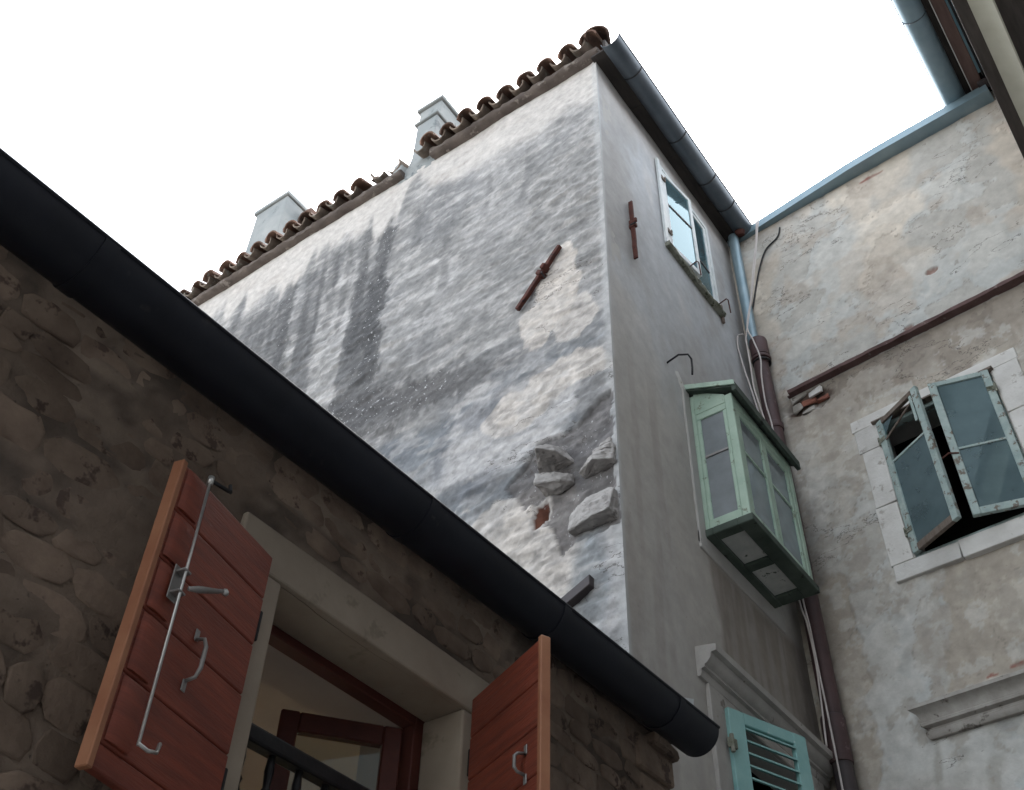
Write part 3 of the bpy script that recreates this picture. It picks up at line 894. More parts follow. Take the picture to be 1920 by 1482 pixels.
# projecting stones near the corner
def jag(pts, a):
    return [tuple(c + random.uniform(-a, a) for c in p) for p in pts]
def rock(label, layers):
    b = MB()
    for pts in layers:
        b.hull([Vector(fA(*p)) for p in pts])
    o = build('projecting_stone', b, M['slab_stone'], H1, 0.006, label=label)
    sd_ = o.modifiers.new('fine', 'SUBSURF'); sd_.subdivision_type = 'SIMPLE'; sd_.levels = 3; sd_.render_levels = 3
    tx = bpy.data.textures.new('rough', 'CLOUDS'); tx.noise_scale = 0.045; tx.noise_depth = 3
    dm = o.modifiers.new('rough', 'DISPLACE'); dm.texture = tx; dm.texture_coords = 'LOCAL'; dm.strength = 0.028; dm.mid_level = 0.5
    return o
rock('topmost left stone slab, thin and pointed, jutting from the corner wall',
     [[(0.625, -0.05, 6.17), (0.50, 0.13, 6.145), (0.46, 0.235, 6.15), (0.365, 0.16, 6.14), (0.33, 0.04, 6.135), (0.31, -0.05, 6.135), (0.54, -0.05, 6.15),
       (0.465, 0.225, 6.185), (0.40, 0.12, 6.235), (0.50, 0.05, 6.30), (0.40, -0.03, 6.30), (0.58, -0.03, 6.27)]])
rock('small lower left wedge of stone jutting under the pointed slab',
     [[(0.545, 0.125, 5.972), (0.46, 0.09, 5.968), (0.38, 0.075, 5.968), (0.335, 0.02, 5.975), (0.33, -0.04, 5.975), (0.55, -0.04, 5.96), (0.42, 0.0, 5.93),
       (0.55, 0.11, 6.07), (0.43, 0.07, 6.06), (0.34, 0.03, 6.04), (0.55, -0.04, 6.09), (0.33, -0.04, 6.05)]])
rock('layered stone slab at the wall corner, highest on the right',
     [[(0.262, 0.045, 5.985), (0.125, 0.115, 5.98), (0.015, 0.05, 5.985), (0.01, -0.04, 5.985), (0.26, -0.04, 5.97), (0.25, 0.035, 6.02), (0.13, 0.105, 6.03), (0.012, 0.04, 6.035)],
      [(0.19, 0.06, 6.035), (0.10, 0.075, 6.035), (0.015, 0.03, 6.037), (0.015, -0.04, 6.037), (0.2, -0.04, 6.037), (0.18, 0.05, 6.085), (0.10, 0.06, 6.09), (0.015, 0.03, 6.09)],
      [(0.17, 0.04, 6.092), (0.06, 0.055, 6.092), (0.015, 0.02, 6.094), (0.015, -0.04, 6.094), (0.18, -0.04, 6.094), (0.16, 0.03, 6.14), (0.02, 0.03, 6.15)],
      [(0.13, 0.02, 6.153), (0.03, 0.03, 6.153), (0.02, -0.04, 6.153), (0.15, -0.04, 6.153), (0.12, 0.01, 6.19), (0.03, 0.02, 6.2)]])
rock('largest and lowest stone block jutting from the corner wall',
     [[(0.345, 0.045, 5.57), (0.14, 0.10, 5.565), (0.03, 0.10, 5.57), (0.02, -0.04, 5.565), (0.35, -0.04, 5.575), (0.355, 0.03, 5.64), (0.32, 0.04, 5.70), (0.24, 0.07, 5.71),
       (0.20, 0.05, 5.755), (0.16, 0.0, 5.81), (0.06, 0.02, 5.795), (0.015, 0.06, 5.74), (0.12, 0.09, 5.66), (0.02, -0.04, 5.8), (0.34, -0.04, 5.72)]])

# upper window over the alley
uwn = group_part('window', H1, 'white two-leaf window tucked under the alley gutter')
y0, y1, z0, z1 = UW
ym = 5.93
b = MB()
fv0, fv1 = -0.055, 0.018
b.box(fB, y0 + 0.002, y0 + 0.055, fv0, fv1, z0, z1).box(fB, y1 - 0.05, y1 - 0.002, fv0, fv1, z0, z1)
b.box(fB, y0 + 0.055, y1 - 0.05, fv0, fv1, z1 - 0.05, z1).box(fB, y0 + 0.055, y1 - 0.05, fv0, fv1, z0, z0 + 0.045)
build('frame', b, M['white_wood'], uwn, 0.004)
for (a0, a1, bar, ang) in ((y0 + 0.06, ym, 10.045, R(7.0)), (ym + 0.004, y1 - 0.055, 9.80, 0.0)):
    fL = frame((XB + 0.012 + a0 * 0, 0), 0, 1, 1, 0) if not ang else frame((XB + 0.010 - a0 * math.sin(ang), a0 - a0 * math.cos(ang)), math.sin(ang), math.cos(ang), math.cos(ang), -math.sin(ang))
    b = MB()
    s_ = 0.045
    b.box(fL, a0, a0 + s_, -0.04, 0.0, z0 + 0.05, z1 - 0.055).box(fL, a1 - s_, a1, -0.04, 0.0, z0 + 0.05, z1 - 0.055)
    b.box(fL, a0 + s_, a1 - s_, -0.04, -0.002, z1 - 0.10, z1 - 0.055).box(fL, a0 + s_, a1 - s_, -0.04, -0.002, z0 + 0.05, z0 + 0.11)
    build('sash', b, M['white_wood'], uwn, 0.003)
    build('glazing_bar', MB().box(fL, a0 + s_, a1 - s_, -0.022, -0.004, bar - 0.009, bar + 0.009), M['pipe_low'], uwn)
    build('pane', MB().box(fL, a0 + s_, a1 - s_, -0.015, -0.011, z0 + 0.11, bar - 0.009), M['glass_up'], uwn)
    build('pane', MB().box(fL, a0 + s_, a1 - s_, -0.015, -0.011, bar + 0.009, z1 - 0.10), M['glass_up'], uwn)
b = MB().box(fB, y0 - 0.05, y0 - 0.004, 0.002, 0.03, z0 - 0.01, z1 + 0.02)
build('casing_board', b, M['white_wood'], uwn, 0.004)
for z in (9.52, 10.36):
    build('hinge', MB().box(fB, y0 + 0.0, y0 + 0.075, 0.019, 0.032, z - 0.02, z + 0.02).tube([fB(y0 + 0.06, 0.034, z - 0.035), fB(y0 + 0.06, 0.034, z + 0.035)], 0.009, 6), M['bare_wood'], uwn)
b = MB()
rings = []
for k in range(22):
    t = k / 21
    yy = y0 - 0.04 + (y1 + 0.06 - y0) * t
    j = lambda a: random.uniform(-a, a)
    rings.append([fB(yy, -0.04, z0 - 0.055), fB(yy, 0.04 + j(0.008), z0 - 0.055 + j(0.006)), fB(yy, 0.055 + j(0.01), z0 - 0.03 + j(0.008)), fB(yy, 0.045 + j(0.008), z0 - 0.004 + j(0.004)), fB(yy, -0.04, z0 - 0.004)])
build('sill', MB().prism(rings), M['mossy'], uwn, smooth='auto')
for yy, zz in ((5.76, z0), (6.32, z0 + 0.02)):
    build('shutter_hook', MB().tube([fB(yy, 0.03, zz + 0.05), fB(yy - 0.01, 0.11, zz + 0.06), fB(yy - 0.02, 0.13, zz + 0.02), fB(yy + 0.015, 0.12, zz - 0.12)], 0.006, 6), M['rust'], uwn)
b = MB().box(fB, y1 + 0.0, y1 + 0.03, 0.002, 0.03, z0 - 0.13, z0 + 0.12)
build('casing_board', b, M['bare_wood'], uwn, 0.004)

# iron hook left of the bay
b = MB().tube([fB(5.14, -0.02, 7.555), fB(5.15, 0.10, 7.60), fB(5.19, 0.16, 7.605), fB(5.22, 0.17, 7.575), fB(5.215, 0.17, 7.47), fB(5.21, 0.165, 7.40)], 0.008, 7)
build('iron_hook', b, M['iron'], H1, smooth=True, label='bent iron hook above the green bay window')
b = MB()
b.hull(jag([fB(5.25, 0.0, 7.58), fB(5.30, 0.012, 7.60), fB(5.36, 0.02, 7.50), fB(5.42, 0.015, 7.42), fB(5.36, 0.0, 7.40), fB(5.28, 0.01, 7.52)], 0.004))
build('plaster_patch', b, M['stone_trim'], H1, 0.003)

# green bay window
bay = group_part('bay_window', H1, 'pale green glazed box window hung over the alley')
y0, y1, zb0, zb1, dep = 5.44, 6.425, 6.15, 7.30, 0.35
b = MB()   # stone band round the opening on the wall
b.box(fB, 5.335, 5.435, -0.01, 0.018, 6.0, 7.46).box(fB, 5.335, 6.60, -0.01, 0.016, 5.96, 6.10).box(fB, 6.44, 6.58, -0.01, 0.014, 6.10, 7.36)
build('surround', b, M['render'], bay, 0.006)
for yy in (y0, y1 - 0.06):
    b = MB()
    b.box(fB, yy, yy + 0.06, dep - 0.06, dep, zb0, zb1)
    build('corner_post', b, M['green_wood'], bay, 0.005)
# side sashes
for side, ya in (('left', y0), ('right', y1 - 0.04)):
    b = MB()
    yb_ = ya + 0.04
    b.box(fB, ya, yb_, 0.0, 0.045, zb0, zb1 + 0.13).box(fB, ya + 0.004, yb_ - 0.004, 0.045, dep - 0.06, zb1 - 0.13, zb1 - 0.07)
    b.box(fB, ya + 0.004, yb_ - 0.004, 0.045, dep - 0.06, zb0, zb0 + 0.085)
    b.box(fB, ya + 0.006, yb_ - 0.006, 0.045, 0.075, zb0 + 0.085, zb1 - 0.13).box(fB, ya + 0.006, yb_ - 0.006, dep - 0.09, dep - 0.06, zb0 + 0.085, zb1 - 0.13)
    build('sash', b, M['green_wood'], bay, 0.004)
    # sloping head board
    b = MB()
    b.add([fB(ya + 0.002, 0.045, zb1 - 0.07), fB(ya + 0.002, dep - 0.06, zb1 - 0.07), fB(ya + 0.002, dep - 0.06, zb1 + 0.015), fB(ya + 0.002, 0.045, zb1 + 0.17),
           fB(yb_ - 0.002, 0.045, zb1 - 0.07), fB(yb_ - 0.002, dep - 0.06, zb1 - 0.07), fB(yb_ - 0.002, dep - 0.06, zb1 + 0.015), fB(yb_ - 0.002, 0.045, zb1 + 0.17)],
          [(0, 1, 2, 3), (4, 7, 6, 5), (0, 4, 5, 1), (1, 5, 6, 2), (2, 6, 7, 3), (3, 7, 4, 0)])
    build('head_board', b, M['green_wood'], bay, 0.003)
    zm = 6.80
    build('pane', MB().box(fB, ya + 0.018, ya + 0.022, 0.075, dep - 0.09, zb0 + 0.085, zm - 0.01), M['glass_bay'], bay)
    build('pane', MB().box(fB, ya + 0.018, ya + 0.022, 0.075, dep - 0.09, zm + 0.01, zb1 - 0.13), M['glass_bay'], bay)
    build('glazing_bar', MB().box(fB, ya + 0.008, ya + 0.032, 0.075, dep - 0.09, zm - 0.009, zm + 0.009), M['grey_metal'], bay)
# front: two leaves
ymid = (y0 + y1) / 2
for (a0, a1) in ((y0 + 0.06, ymid), (ymid, y1 - 0.06)):
    b = MB()
    b.box(fB, a0, a0 + 0.045, dep - 0.042, dep - 0.006, zb0, zb1 - 0.09).box(fB, a1 - 0.045, a1, dep - 0.042, dep - 0.006, zb0, zb1 - 0.09)
    b.box(fB, a0 + 0.045, a1 - 0.045, dep - 0.040, dep - 0.008, zb1 - 0.15, zb1 - 0.09).box(fB, a0 + 0.045, a1 - 0.045, dep - 0.040, dep - 0.008, zb0, zb0 + 0.085)
    build('sash', b, M['green_wood'], bay, 0.004)
    build('pane', MB().box(fB, a0 + 0.045, a1 - 0.045, dep - 0.026, dep - 0.022, zb0 + 0.085, 6.79), M['glass_bay'], bay)
    build('pane', MB().box(fB, a0 + 0.045, a1 - 0.045, dep - 0.026, dep - 0.022, 6.81, zb1 - 0.15), M['glass_bay'], bay)
    build('glazing_bar', MB().box(fB, a0 + 0.045, a1 - 0.045, dep - 0.036, dep - 0.012, 6.79, 6.81), M['green_wood'], bay)
build('head_rail', MB().box(fB, y0 + 0.06, y1 - 0.06, dep - 0.05, dep - 0.002, zb1 - 0.09, zb1), M['green_wood'], bay, 0.004)
# roof of the bay: sloping boards with a front lip
b = MB()
def roof_pts(yy, d0=0.0):
    return [fB(yy, -0.005, 7.50 - d0), fB(yy, dep + 0.055, 7.325 - d0)]
a = roof_pts(y0 - 0.05); c = roof_pts(y1 + 0.05); a2 = roof_pts(y0 - 0.05, 0.035); c2 = roof_pts(y1 + 0.05, 0.035)
b.add(a + c + a2 + c2, [(0, 1, 3, 2), (4, 6, 7, 5), (0, 4, 5, 1), (2, 3, 7, 6), (0, 2, 6, 4), (1, 5, 7, 3)])
build('roof', b, M['green_dark'], bay, 0.004)
b = MB().box(fB, y0 - 0.055, y1 + 0.055, dep + 0.03, dep + 0.062, 7.255, 7.335)
build('roof_lip', b, M['green_dark'], bay, 0.004)
b = MB()
b.add([fB(y0 - 0.056, 0.0, 7.475), fB(y0 - 0.056, dep + 0.06, 7.30), fB(y0 - 0.056, dep + 0.06, 7.345), fB(y0 - 0.056, 0.0, 7.52),
       fB(y0 - 0.066, 0.0, 7.475), fB(y0 - 0.066, dep + 0.06, 7.30), fB(y0 - 0.066, dep + 0.06, 7.345), fB(y0 - 0.066, 0.0, 7.52)],
      [(0, 3, 2, 1), (4, 5, 6, 7), (0, 1, 5, 4), (1, 2, 6, 5), (2, 3, 7, 6), (3, 0, 4, 7)])
build('roof_edge', b, M['green_wood'], bay)
# floor: dark frame with two pale panels
b = MB()
b.box(fB, y0 - 0.02, y1 + 0.03, 0.0, 0.075, zb0 - 0.06, zb0).box(fB, y0 - 0.02, y1 + 0.03, dep - 0.09, dep + 0.02, zb0 - 0.06, zb0)
b.box(fB, y0 - 0.02, y0 + 0.07, 0.075, dep - 0.09, zb0 - 0.058, zb0).box(fB, y1 - 0.09, y1 + 0.03, 0.075, dep - 0.09, zb0 - 0.058, zb0)
b.box(fB, 5.87, 5.96, 0.075, dep - 0.09, zb0 - 0.058, zb0)
build('floor_frame', b, M['green_dark'], bay, 0.005)
build('floor_panel', MB().box(fB, y0 + 0.07, 5.87, 0.075, dep - 0.09, zb0 - 0.035, zb0), M['panel'], bay)
build('floor_panel', MB().box(fB, 5.96, y1 - 0.09, 0.075, dep - 0.09, zb0 - 0.035, zb0), M['panel'], bay)

# moulded cornice and louvred shutters of the lower window
corn = group_part('window_cornice', H1, 'grey moulded hood above the teal shutters')
prof = [(0.0, 4.885), (0.022, 4.885), (0.032, 4.91), (0.032, 4.93), (0.055, 4.935), (0.055, 4.95), (0.075, 4.96), (0.098, 4.985), (0.105, 5.015), (0.138, 5.018), (0.142, 5.06), (0.0, 5.085)]
b = MB().profile(fB, prof, 5.10, 6.84, 10)
build('moulding', b, M['trimB'], corn, smooth='auto')
b = MB()
b.box(fB, 5.19, 5.375, -0.01, 0.026, 3.0, 4.884).box(fB, 6.585, 6.76, -0.01, 0.026, 3.0, 4.884)
b.box(fB, 5.375, 6.585, -0.01, 0.024, 4.80, 4.884)
build('architrave', b, M['trimB'], corn, 0.006)
def louvre_shutter(parent, hinge, d, n, wid, z0, z1, label=None):
    s_ = group_part('shutter', parent, label)
    def f(u, v, w_):
        return (hinge[0] + d[0] * u + n[0] * v, hinge[1] + d[1] * u + n[1] * v, w_)
    th = 0.035
    build('stile', MB().box(f, 0, 0.125, 0, th, z0, z1), M['teal'], s_, 0.004)
    build('stile', MB().box(f, wid - 0.105, wid, 0, th, z0, z1), M['teal'], s_, 0.004)
    build('rail', MB().box(f, 0.125, wid - 0.105, 0.001, th - 0.001, z1 - 0.075, z1), M['teal'], s_, 0.004)
    build('rail', MB().box(f, 0.125, wid - 0.105, 0.001, th - 0.001, z0, z0 + 0.10), M['teal'], s_, 0.004)
    z = z1 - 0.085
    while z > z0 + 0.14:
        b = MB()
        vs = []
        for uu in (0.122, wid - 0.102):
            vs += [f(uu, th + 0.005, z - 0.024), f(uu, th + 0.005, z - 0.013), f(uu, -0.004, z + 0.006), f(uu, -0.004, z - 0.004)]
        b.add(vs, [(0, 1, 5, 4), (1, 2, 6, 5), (2, 3, 7, 6), (3, 0, 4, 7), (0, 3, 2, 1), (4, 5, 6, 7)])
        build('slat', b, M['teal'], s_)
        z -= 0.0755
    return s_, f
d = Vector((0.342, 0.940)); d.normalize()
s1, f1 = louvre_shutter(H1, (-2.48, 5.362), d, (d.y, -d.x), 0.627, 3.25, 4.795, 'teal louvred shutter standing half open')
build('hinge', MB().box(f1, -0.035, 0.03, 0.03, 0.05, 4.53, 4.59).tube([f1(-0.015, 0.052, 4.50), f1(-0.015, 0.052, 4.61)], 0.014, 8), M['mossy'], s1, 0.003)

# ================================================================ rear house that closes the alley
H2 = thing('rear_house', 'patchy plastered house closing the alley with open flaking casements', 'house', (-1.0, 7.6, 0))
CW = (0.99, 1.945, 6.385, 7.735)
SU = (0.80, 2.16, 6.23, 7.85)
def dispC(u, w_):
    d = 0.03 * (fbm(u * 1.2, w_ * 1.1, 71, 4) - 0.5) + 0.006 * (fbm(u * 9, w_ * 9, 72, 3) - 0.5)
    d = d + 0.02 * sm(8.44, 8.5, w_)
    for (cu, cw, ru, rw) in ((1.82, 9.065, 0.05, 0.028), (1.48, 8.56, 0.04, 0.025), (0.47, 8.31, 0.21, 0.11)):
        d = d - 0.035 * sm(1.2, 0.8, np.hypot((u - cu) / ru, (w_ - cw) / rw) + 0.6 * (fbm(u * 14, w_ * 14, 73, 2) - 0.5))
    pk = patchC(u, w_)
    sk = fbm(u * 1.9 + 3, w_ * 2.1, 90, 6, 0.6)
    return d - 0.008 * sm(0.4, 0.6, pk) - 0.005 * sm(0.545, 0.556, sk) + 0.004 * sm(0.43, 0.42, sk)
def patchC(u, w_):
    n = 0.55 * (fbm(u * 2.4, w_ * 2.4, 81, 5, 0.6) - 0.5)
    # tan undercoat right of a ragged line below the window
    line = 0.95 + 0.30 * (w_ - 5.5)
    a = sm(line - 0.02, line + 0.03, u + n * 0.8) * sm(6.26, 6.22, w_) * sm(5.28, 5.34, w_ + 0.2 * n)
    b = sm(0.42, 0.36, u + n * 0.6) * sm(6.6, 6.3, w_ + n)
    return np.maximum(a, b)
def colsC(u, w_, v):
    n1 = fbm(u * 1.3, w_ * 1.3, 82, 4); n2 = fbm(u * 3.4, w_ * 3.4, 83, 4); n3 = fbm(u * 8, w_ * 8, 84, 4)
    st = fbm(u * 9, w_ * 0.9, 85, 4)
    col = np.tile(np.array([0.41, 0.42, 0.42]), (len(u), 1))
    col = lerp(col, (0.34, 0.33, 0.315), sm(0.45, 0.65, n2) * 0.6)
    # above the rusty strip
    upz = sm(8.42, 8.5, w_)
    col = lerp(col, (0.56, 0.515, 0.46), upz * sm(8.7, 9.6, w_ + 1.5 * (n1 - 0.5)))
    col = lerp(col, (0.42, 0.44, 0.445), upz * sm(0.47, 0.58, n1 + 0.18 * sm(9.4, 8.7, w_)) * 0.8)
    col = lerp(col, (0.41, 0.36, 0.315), upz * sm(0.54, 0.66, n2) * 0.6)
    k = sm(10.95, 10.6, w_ + 0.25 * (n2 - 0.5) - 0.0) 
    col = lerp(col, (0.30, 0.265, 0.235), upz * (1 - k) * 0.7)
    # between strip and sill
    midz = sm(8.46, 8.42, w_) * sm(6.0, 6.4, w_)
    col = lerp(col, (0.37, 0.34, 0.30), midz * sm(6.9, 7.8, w_ + 0.8 * (n1 - 0.5)) * 0.85)
    col = lerp(col, (0.46, 0.455, 0.44), midz * sm(0.52, 0.60, n2) * 0.8)
    k = midz * sm(7.75, 8.25, w_ + 0.7 * (st - 0.5)) 
    col = lerp(col, (0.20, 0.175, 0.155), k * 0.85)
    k = midz * sm(0.5, 0.7, st) * sm(7.0, 8.3, w_) * 0.5
    col = lerp(col, (0.24, 0.215, 0.19), k)
    # near the pipe: dirty
    k = sm(0.42, 0.12, u + 0.2 * (n2 - 0.5)) * sm(8.6, 8.3, w_)
    col = lerp(col, (0.27, 0.26, 0.245), k * 0.8)
    pk = patchC(u, w_)
    col = lerp(col, (0.355, 0.325, 0.285), sm(0.4, 0.6, pk) * 0.9)
    col = lerp(col, (0.30, 0.29, 0.27), sm(0.4, 0.6, pk) * sm(0.55, 0.66, n3) * 0.5)
    col = lerp(col, (0.46, 0.49, 0.505), (1 - sm(0.3, 0.7, pk)) * sm(6.2, 5.9, w_) * sm(0.42, 0.6, n1 + 0.08) * 0.7)
    # marks below the cornice end
    for (a0, b0, a1, b1, rad, amt) in ((0.80, 5.06, 0.70, 4.55, 0.03, 0.7), (0.93, 4.9, 0.83, 4.5, 0.045, 0.5), (1.12, 4.78, 1.02, 4.45, 0.06, 0.55), (1.2, 5.0, 1.6, 4.95, 0.09, 0.5)):
        dd, t_ = seg_dist(u, w_, a0, b0, a1, b1)
        col = lerp(col, (0.20, 0.195, 0.18), sm(1.2, 0.3, dd / rad + (n3 - 0.5)) * amt)
    # bricks laid bare
    for (cu, cw, ru, rw) in ((1.82, 9.065, 0.06, 0.03), (1.48, 8.56, 0.045, 0.028), (1.60, 10.68, 0.14, 0.022), (1.42, 5.36, 0.05, 0.018), (1.25, 5.34, 0.03, 0.012)):
        dd = np.hypot((u - cu) / ru, (w_ - cw) / rw) + 0.9 * (n3 - 0.5)
        col = lerp(col, (0.24, 0.10, 0.085), sm(1.1, 0.85, dd) * 0.9)
    dd = np.hypot((u - 0.47) / 0.22, (w_ - 8.30) / 0.12) + 0.7 * (n3 - 0.5)
    col = lerp(col, (0.085, 0.06, 0.052), sm(1.15, 0.8, dd) * 0.9)
    sk = fbm(u * 1.9 + 3, w_ * 2.1, 90, 6, 0.6)
    col = lerp(col, (0.34, 0.31, 0.275), sm(0.545, 0.556, sk) * 0.38)
    col = lerp(col, (0.52, 0.505, 0.475), sm(0.43, 0.42, sk) * 0.3)
    edge = np.exp(-((sk - 0.55) / 0.004) ** 2)
    col = lerp(col, (0.17, 0.155, 0.14), edge * 0.5)
    nn = fbm(u * 5.5, w_ * 5.5, 87, 5, 0.62)
    col = lerp(col, (0.30, 0.275, 0.245), sm(0.57, 0.63, nn) * sm(8.4, 8.2, w_) * 0.55)
    col = lerp(col, (0.50, 0.505, 0.50), sm(0.42, 0.36, nn) * sm(8.4, 8.2, w_) * 0.45)
    col = col * (0.80 + 0.40 * fbm(u * 12, w_ * 12, 88, 5, 0.65))[:, None]
    col = col * np.array([1.05, 1.02, 0.97])[None, :]
    ck = 0.55 + 0.45 * sm(0.4, 0.6, n1)
    return col, np.zeros(len(u)), ck
grid_wall('plaster_wall', fC, grid_lines(-0.03, 3.3, 0.0135, [CW[0], CW[1], SU[0], SU[1]]), grid_lines(4.1, 10.9, 0.0135, [CW[2], CW[3], SU[2], SU[3]]),
          [CW], dispC, colsC, H2, M['wallC'])
b = MB()
b.box(fC, -0.3, 6.5, -0.35, -0.05, 0, 4.12).box(fC, 3.25, 6.5, -0.35, -0.05, 4.1, 10.9)
b.box(fC, -0.3, 0.97, -0.35, -0.07, 4.1, 10.9).box(fC, 1.965, 3.3, -0.35, -0.07, 4.1, 10.9).box(fC, 0.97, 1.965, -0.35, -0.07, 4.1, 6.37).box(fC, 0.97, 1.965, -0.35, -0.07, 7.75, 10.9)
b.box(fC, -0.3, 6.5, -5.0, -4.7, 0, 10.9).box(fC, -0.3, 0.0, -4.7, -0.35, 0, 10.9).box(fC, 6.2, 6.5, -4.7, -0.35, 0, 10.9)
build('body', b, M['render'], H2)
b = MB().box(fC, -0.3, 6.5, -5.0, -0.02, 10.905, 10.98)
build('roof', b, M['soffit'], H2)
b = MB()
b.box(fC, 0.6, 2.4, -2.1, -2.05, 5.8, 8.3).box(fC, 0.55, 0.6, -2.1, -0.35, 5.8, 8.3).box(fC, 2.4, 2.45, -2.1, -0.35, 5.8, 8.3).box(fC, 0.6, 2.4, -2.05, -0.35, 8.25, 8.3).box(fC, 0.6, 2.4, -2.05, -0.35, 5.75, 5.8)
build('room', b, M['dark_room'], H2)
# zinc box gutter along the top
def axC(u):
    return 10.875 - 0.045 * max(0, u)
prof_u = [0.02 + 2.86 * k / 8 for k in range(9)]
b = MB()
rings = []
for u in prof_u:
    z = axC(u)
    v1 = 0.05 + 0.115 * min(1, u / 1.6)
    rings.append([fC(u, 0.0, z - 0.005), fC(u, v1, z - 0.005), fC(u, v1 + 0.004, z + 0.092), fC(u, v1 - 0.012, z + 0.10), fC(u, v1 - 0.012, z + 0.012), fC(u, 0.01, z + 0.012), fC(u, 0.0, z + 0.12)])
b.prism(rings)
build('box_gutter', b, M['zinc'], H2, label='blue grey zinc box gutter along the rear wall top')
# rusty string strip
b = MB()
rings = []
for k in range(41):
    u = 0.33 + 2.9 * k / 40
    j = lambda a: random.uniform(-a, a)
    rings.append([fC(u, -0.02, 8.452), fC(u, 0.075 + j(0.004), 8.448 + j(0.003)), fC(u, 0.082 + j(0.004), 8.475 + j(0.004)), fC(u, 0.055 + j(0.004), 8.505 + j(0.004)), fC(u, -0.02, 8.52)])
build('drip_strip', MB().prism(rings), M['string'], H2, smooth='auto', label='rusty drip strip across the rear wall')
# broken masonry under the strip's left end
rub = [((0.40, 0.0, 8.395), 0.085, 0.040, 'cornice'), ((0.55, 0.0, 8.375), 0.075, 0.045, 'stone_trim'), ((0.47, -0.01, 8.315), 0.085, 0.035, 'brick'), ((0.36, -0.005, 8.30), 0.060, 0.045, 'cornice'),
       ((0.60, -0.012, 8.29), 0.065, 0.032, 'brick'), ((0.335, 0.012, 8.468), 0.040, 0.022, 'string'), ((0.45, -0.012, 8.235), 0.075, 0.038, 'cornice')]
for (p, a, c, mt) in rub:
    pts = []
    for k in range(12):
        sx, sz, sv = random.choice((-1, 1)), random.choice((-1, 1)), random.uniform(-1, 1)
        pts.append(fC(p[0] + a * sx * random.uniform(0.6, 1), p[1] + 0.032 * sv, p[2] + c * sz * random.uniform(0.55, 1)))
    build('stone', MB().hull([Vector(q) for q in pts]), M[mt], H2, 0.004)
# stone window surround, block by block
def block(u0, u1, w0, w1, v=0.018):
    b = MB().box(fC, u0 + 0.003, u1 - 0.003, -0.12, v + random.uniform(-0.004, 0.004), w0 + 0.003, w1 - 0.003, 0.006)
    return build('surround_stone', b, M['stone_trim'], H2, 0.007, seg=2)
block(0.775, 1.50, 7.74, 7.86); block(1.50, 2.17, 7.735, 7.85)
block(0.785, 0.985, 7.50, 7.735); block(0.805, 0.985, 6.93, 7.50); block(0.80, 0.985, 6.385, 6.93)
block(1.95, 2.16, 7.28, 7.735); block(1.95, 2.14, 6.85, 7.28); block(1.95, 2.155, 6.385, 6.85)
block(0.815, 1.32, 6.232, 6.383, 0.03); block(1.32, 2.2, 6.225, 6.38, 0.028)
# frame fixed in the opening
b = MB()
b.box(fC, 0.988, 1.03, -0.09, -0.01, 6.388, 7.732).box(fC, 1.905, 1.943, -0.09, -0.01, 6.388, 7.732).box(fC, 1.03, 1.905, -0.09, -0.012, 7.69, 7.732).box(fC, 1.03, 1.905, -0.09, -0.012, 6.388, 6.425)
build('window_frame', b, M['old_green'], H2, 0.004)
build('drip_board', MB().box(fC, 0.96, 1.975, -0.01, 0.055, 7.722, 7.738, 0.003), M['bare_wood'], H2, 0.003)
def casement(hinge_u, hinge_v, free_u, free_v, z0, z1, bar, label, broken=False):
    c = group_part('casement', H2, label)
    hp = Vector(fC(hinge_u, hinge_v, 0)); fp = Vector(fC(free_u, free_v, 0))
    d = fp - hp; L = d.length; d.normalize()
    nrm = Vector((d.y, -d.x, 0))
    if nrm.y > 0: nrm = -nrm
    def f(u, v, w_):
        return (hp.x + d.x * u + nrm.x * v, hp.y + d.y * u + nrm.y * v, w_)
    s_ = 0.058
    build('stile', MB().box(f, 0, s_, -0.02, 0.02, z0, z1, 0.002), M['old_green'], c, 0.004)
    build('stile', MB().box(f, L - s_, L, -0.02, 0.02, z0, z1, 0.002), M['old_green'], c, 0.004)
    build('rail', MB().box(f, s_, L - s_, -0.018, 0.017, z1 - 0.045, z1), M['bare_wood'] if broken else M['old_green'], c, 0.003)
    build('rail', MB().box(f, s_, L - s_, -0.018, 0.017, z0, z0 + 0.06), M['bare_wood'] if broken else M['old_green'], c, 0.003)
    build('glazing_bar', MB().box(f, s_, L - s_, -0.012, 0.012, bar - 0.010, bar + 0.010), M['old_green'], c, 0.002)
    build('pane', MB().box(f, s_, L - s_, -0.002, 0.002, z0 + 0.06, bar - 0.010), M['glass_c'], c)
    if broken:
        build('glass_shard', MB().add([f(s_, -0.002, z1 - 0.05), f(s_ + 0.12, -0.002, z1 - 0.05), f(s_, -0.002, z1 - 0.16), f(s_, 0.002, z1 - 0.05), f(s_ + 0.12, 0.002, z1 - 0.05), f(s_, 0.002, z1 - 0.16)],
              [(0, 1, 2), (3, 5, 4), (0, 3, 4, 1), (1, 4, 5, 2), (2, 5, 3, 0)]), M['glass_c'], c)
        build('loose_bar', MB().tube([f(0.05, 0.01, z1 - 0.22), f(L - 0.05, 0.015, z1 - 0.10)], 0.009, 5), M['bare_wood'], c)
        build('loose_strip', MB().box(f, L - 0.085, L - 0.06, 0.02, 0.03, z1 - 0.32, z1 - 0.06), M['old_green'], c, 0.002)
    else:
        build('pane', MB().box(f, s_, L - s_, -0.002, 0.002, bar + 0.010, z1 - 0.045), M['glass_c'], c)
    for zz in (z0 + 0.2, z1 - 0.2):
        build('hinge', MB().tube([f(-0.005, 0.024, zz - 0.04), f(-0.005, 0.024, zz + 0.04)], 0.010, 6).box(f, 0, 0.06, 0.02, 0.026, zz - 0.02, zz + 0.02), M['mossy'], c)
    return f
